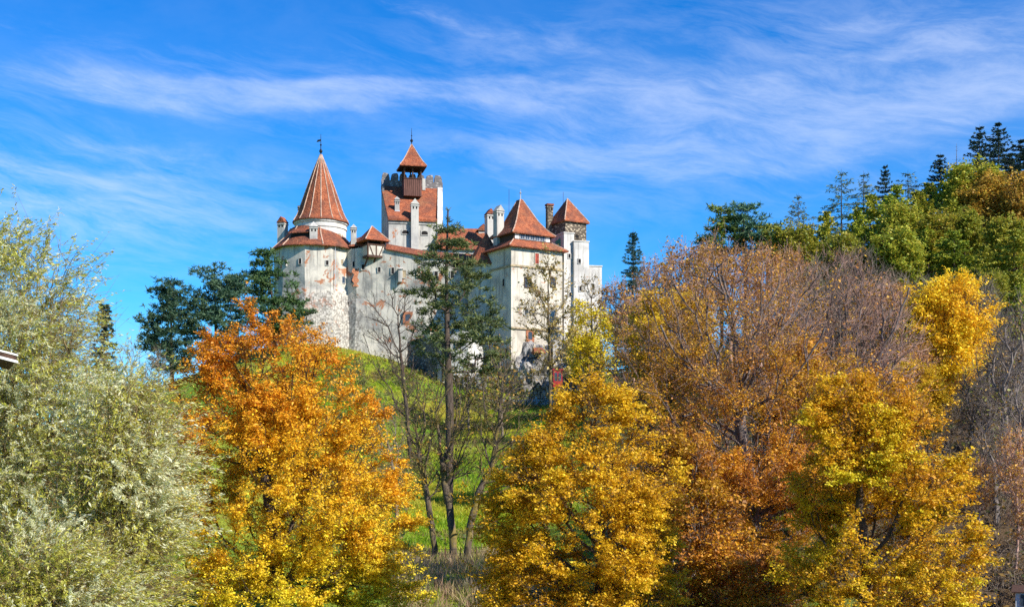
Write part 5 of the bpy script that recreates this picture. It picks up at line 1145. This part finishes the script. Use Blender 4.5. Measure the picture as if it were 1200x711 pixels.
for px, py, D, wf, src, lab in [
    (960, 306, 150, 1.1, 'a', 'grey bare tree below the short larch at the left end of the wood'), (985, 322, 138, 1.0, 'a', 'grey bare tree just left of the central grey one'), (1050, 318, 142, 1.2, 'a', 'brown bare tree above and left of the small bright yellow tree'),
    (1082, 322, 138, 1.0, 'a', 'brown bare tree directly above the small bright yellow tree'), (1120, 322, 136, 1.2, 'a', 'bare tree above the right side of the small bright yellow tree'), (1150, 322, 130, 1.1, 'a', 'bare tree right above the dark right slope, below the lower larch'),
    (925, 292, 160, 1.1, 'b', 'pinkish bare tree under the olive brown tree'), (895, 292, 150, 1.1, 'b', 'pinkish bare tree below the low rounded pine'), (765, 306, 182, 1.0, 'b', 'bare tree on the skyline just right of the lone spruce'), (722, 330, 185, .9, 'b', 'low bare tree on the skyline between castle and lone spruce'),
    (828, 286, 168, 1.0, 'b', 'bare tree on the skyline left of the yellow-green pine'), (862, 300, 150, 1.2, 'b', 'pinkish bare tree right behind the top of the big beech'), (745, 345, 150, 1.0, 'b', 'low pinkish bare tree below the lone spruce'), (810, 330, 140, 1.1, 'b', 'pinkish bare tree above the golden brown tree'),
    (1195, 348, 112, 1.0, 'c', 'dark bare tree cut by the right edge, upper one'), (1160, 345, 118, 1.1, 'c', 'dark bare tree beside the right flank of the small bright yellow tree'), (1140, 420, 98, 1.0, 'c', 'dark bare tree behind the top right of the bright maple'), (1202, 440, 86, 1.0, 'c', 'bare tree cut by the right edge, middle one'),
    (1165, 470, 82, .9, 'c', 'bare tree right of the bright maple, at mid height of the dark slope'), (1190, 505, 76, .9, 'p', 'pale-twigged bare tree in front of the dark slope near the right edge'), (1150, 540, 78, .9, 'p', 'pale-twigged low bare tree beside the lower right of the bright maple'), (1206, 560, 70, .8, 'p', 'lowest bare tree at the right edge, above the pale blue building'),
    (1035, 330, 112, 1.2, 'b', 'pinkish bare tree right of the purplish beech'), (900, 350, 112, 1.2, 'b', 'pinkish bare tree between the big beech and the purplish beech'), (1075, 400, 100, 1.0, 'b', 'pinkish bare tree under the small bright yellow tree')]:
    if src == 'p' and k_ == 0: k_ = 1
    so_, hh = {'a': (br_a, Hbr), 'b': (br_b, Hbb), 'c': (br_c, Hbc), 'p': (br_b, Hbb)}[src]
    copy_to(so_, px, py, D, lab, 'tree', WOOD, wf, px * .37, hh)

for px, py, D, wf, src, hh, lab in [(118, 470, 120, 1.2, br_a, Hbr, 'grey bare tree behind the gap between the two willows'), (20, 480, 115, 1.3, br_a, Hbr, 'grey bare tree behind the trunk of the tall willow'), (70, 500, 100, 1.2, br_b, Hbb, 'brownish bare tree behind the right side of the tall willow trunk'),
                                    (215, 470, 130, 1.2, br_a, Hbr, 'grey bare tree behind the lower willow and the orange tree'), (-20, 450, 125, 1.3, bt_a, Hbt, 'olive tree at the left edge behind the tall willow')]:
    copy_to(src, px, py, D, lab, 'tree', None, wf, px * .7, hh)
# ------------------------------------------------------------------ grass, weeds and brush
def scatter(n, box, rng, keep):
    x = rng.uniform(box[0], box[1], n); y = rng.uniform(box[2], box[3], n); px = CX + x / y * F; k = keep(px, x, y, rng); return x[k], y[k]
def blades(name, x, y, nb, L, wd, colf, seed, mat='grass_blade', lean=.5):
    rng = np.random.default_rng(seed); z = np.concatenate([hgt(x[i:i + 4000], y[i:i + 4000]) for i in range(0, len(x), 4000)]); c = np.stack([x, y, z - .05], 1); col = colf(c, rng)
    c = np.repeat(c, nb, axis=0) + rng.normal(0, .22, (len(x) * nb, 3)) * np.array([1, 1, 0]); d = rng.normal(0, lean, (len(c), 3)); d[:, 2] = 1; d /= np.linalg.norm(d, axis=1, keepdims=True)
    l = L * rng.uniform(.5, 1.4, (len(c), 1)); a = rng.uniform(0, 2 * math.pi, len(c)); s_ = np.stack([np.cos(a), np.sin(a), 0 * a], 1) * wd
    v = np.stack([c - s_, c + s_, c + d * l * .6 + s_ * .8, c + d * l], 1).reshape(-1, 3)
    return raw_mesh(name, v, np.arange(len(v)).reshape(-1, 4), 4, M[mat], None, colors=np.repeat(np.repeat(col, nb, axis=0), 4, axis=0))
rng = np.random.default_rng(5)
def mcol(c, rng):
    n1 = node_noise(c, .06, 3) * 1.2 + rng.normal(0, .18, len(c)); n2 = node_noise(c, .16, 9)
    col = ramp(np.clip(.5 + n1, 0, 1), [(0, (.16, .34, .014)), (.45, (.34, .50, .018)), (.75, (.56, .56, .025)), (1, (.60, .50, .07))])
    b = (n2 + rng.normal(0, .12, len(c))) > .28; col[b] = pick(rng, [(.30, .20, .07), (.18, .16, .05), (.38, .28, .10)], b.sum()); return col
x, y = scatter(60000, (-45, 16, 92, 214), rng, lambda px, x, y, r: (px > 330) & (px < 720) & (y < 211 - np.maximum(0, px - 420) * .05))
tag(blades('meadow_grass', x, y, 4, .42, .045, mcol, 6), kind='stuff')
x, y = scatter(2600, (-22, 8, 72, 103), rng, lambda px, x, y, r: (px > 455) & (px < 640) & (r.random(len(x)) < .9))
tag(blades('weeds', x, y, 10, .95, .035, lambda c, r: pick(r, [(.50, .38, .20), (.42, .30, .15), (.26, .32, .05), (.56, .44, .28), (.38, .24, .15)], len(c)), 7, lean=.5), kind='stuff')
# low bramble and shoots: on the dark wooded slope, round the cliff and on the rough part of the meadow
def brush(name, n, box, keep, L, r_, seed, mat, leaves=0, pal=None, ls=.15):
    rng = np.random.default_rng(seed); x, y = scatter(n, box, rng, keep); z = np.concatenate([hgt(x[i:i + 4000], y[i:i + 4000]) for i in range(0, len(x), 4000)]) - .1
    st = np.repeat(np.stack([x, y, z], 1), 5, axis=0); v = rng.normal(0, .45, (len(st), 3)); v[:, 2] = 1; v *= (L * rng.uniform(.4, 1.2, len(st)))[:, None]
    tv, tq, mid, end = spikes(rng, st, v, r_, np.zeros(3), .1)
    s2 = np.concatenate([mid, end, st + v * .7]); v2 = rng.normal(0, .5, (len(s2), 3)) * L * .3; v2[:, 2] = np.abs(v2[:, 2]); tv2, tq2, _, e2 = spikes(rng, s2, v2, r_ * .7, np.zeros(3), .1)
    o = raw_mesh(name, np.concatenate([tv, tv2]), np.concatenate([tq, tq2 + len(tv)]), 4, M[mat], None, smooth=True); tag(o, kind='stuff')
    if leaves:
        k = rng.integers(0, len(s2), leaves); lp = s2[k] + v2[k] * rng.random((leaves, 1)) + rng.normal(0, .12, (leaves, 3))
        tag(leaf_mesh(name + '_leaves', rng, lp, ls, pick(rng, pal, leaves) * rng.uniform(.7, 1.3, (leaves, 1)), M['leaf_single'], None, np.zeros(3)), kind='stuff')
brush('undergrowth', 6200, (3, 90, 60, 190), lambda px, x, y, r: (px > 690) & (px < 1260) & (y > 62 + (px < 1060) * 12), 2.2, .028, 8, 'bark_brush', 26000, [(.10, .11, .02), (.20, .12, .03), (.28, .16, .03), (.07, .08, .02)], .16)
brush('bramble', 2200, (-34, 14, 100, 209), lambda px, x, y, r: (px > 380) & (px < 700) & (((y > 168) & (px > 480) & (r.random(len(x)) < .5)) | ((px < 500) & (y > 120)) | (r.random(len(x)) < .10)) & (node_noise(np.stack([x, y, 0 * x], 1), .09, 7) > -.12), 1.5, .018, 9, 'bark_brush', 22000, [(.14, .20, .03), (.30, .20, .06), (.10, .16, .025), (.36, .24, .07)], .14)

# wire fence along the foot of the meadow
fy = 98.0; fx = [X(px, fy) for px in range(486, 612, 18)]
fr0 = empty('wire_fence', (fx[0], fy, h1(fx[0], fy)), 'thin wire fence on dark posts crossing behind the three bare trunks', 'fence')
for x in fx:
    q = MB(); z = h1(x, fy); q.tube([(x, fy, z - .3), (x, fy, z + 1.25)], .045, 6); q.build('post', M['dark_timber'], fr0)
for dz in (.45, .8, 1.15):
    q = MB(); q.tube([(x, fy, h1(x, fy) + dz) for x in fx], .014, 4); q.build('wire', M['iron'], fr0)

# eave corner of a building at the left edge, roof and pale building in the lower corners
hs_ = empty('house', (X(-60, 44), 44, 0), 'house at the left edge with only the white corner of its eave showing', 'house'); fh = frame(18, 40, 34)
ez = Z(413.5, 40)
q = MB(); q.box(frame(20, 40, 24), -7, -2.2, .6, 4.6, h1(X(-80, 42), 42) - .5, ez + .55); q.build('wall', M['house_wall'], hs_)
E = P(20, 418, 40); ch_, sh_ = math.cos(R(24)), math.sin(R(24)); sl = lambda d, y, dz: Vector((E.x - d * ch_ - y * sh_, E.y - d * sh_ + y * ch_, E.z + .24 * d + dz))        # d metres up the slope to the left, y to the back
q = MB(); q.prism([sl(0, .05, -.02), sl(7, .05, -.02), sl(7, 5, -.02), sl(0, 5, -.02)], [sl(0, .05, .06), sl(7, .05, .06), sl(7, 5, .06), sl(0, 5, .06)]); rf_ = q.build('roof', M['dark_timber'], hs_)
for a, b in ((.03, .085), (-.19, -.11)):
    q = MB(); q.prism([sl(-.03, -.02, a), sl(7, -.02, a), sl(7, .047, a), sl(-.03, .047, a)], [sl(-.03, -.02, b), sl(7, -.02, b), sl(7, .047, b), sl(-.03, .047, b)]); q.build('verge_board', M['white_frame'], rf_)
q = MB(); q.prism([sl(.02, 0, -.105), sl(7, 0, -.105), sl(7, .045, -.105), sl(.02, .045, -.105)], [sl(.02, 0, .025), sl(7, 0, .025), sl(7, .045, .025), sl(.02, .045, .025)]); q.build('barge_board', M['dark_timber'], rf_)

h2 = empty('house', (X(1196, 66), 66, 0), 'pale blue building with barred window at the bottom right corner', 'house'); fh2 = frame(1190, 66, -22)
q = MB(); q.box(fh2, 0, 5, 0, 4, h1(X(1190, 66), 66) - .5, Z(694, 66)); q.build('wall', M['house_wall'], h2)
q = MB(); q.prism([fh2(-.2, -.15, Z(694, 66) + .003), fh2(5.2, -.15, Z(694, 66) + .003), fh2(5.2, 4.2, Z(694, 66) + .003), fh2(-.2, 4.2, Z(694, 66) + .003)], [fh2(-.2, -.15, Z(692.5, 66)), fh2(5.2, -.15, Z(692.5, 66)), fh2(5.2, 4.2, Z(692, 66)), fh2(-.2, 4.2, Z(692, 66))]); q.build('roof', M['dark_timber'], h2)
q = MB(); q.box(fh2, .25, 1.3, -.05, .02, Z(709, 66), Z(696, 66)); w_ = q.build('window', M['glass'], h2)
for x in (.5, .77, 1.04):
    b_ = MB(); b_.box(fh2, x, x + .05, -.09, -.053, Z(709, 66), Z(696, 66)); b_.build('bar', M['white_frame'], w_)
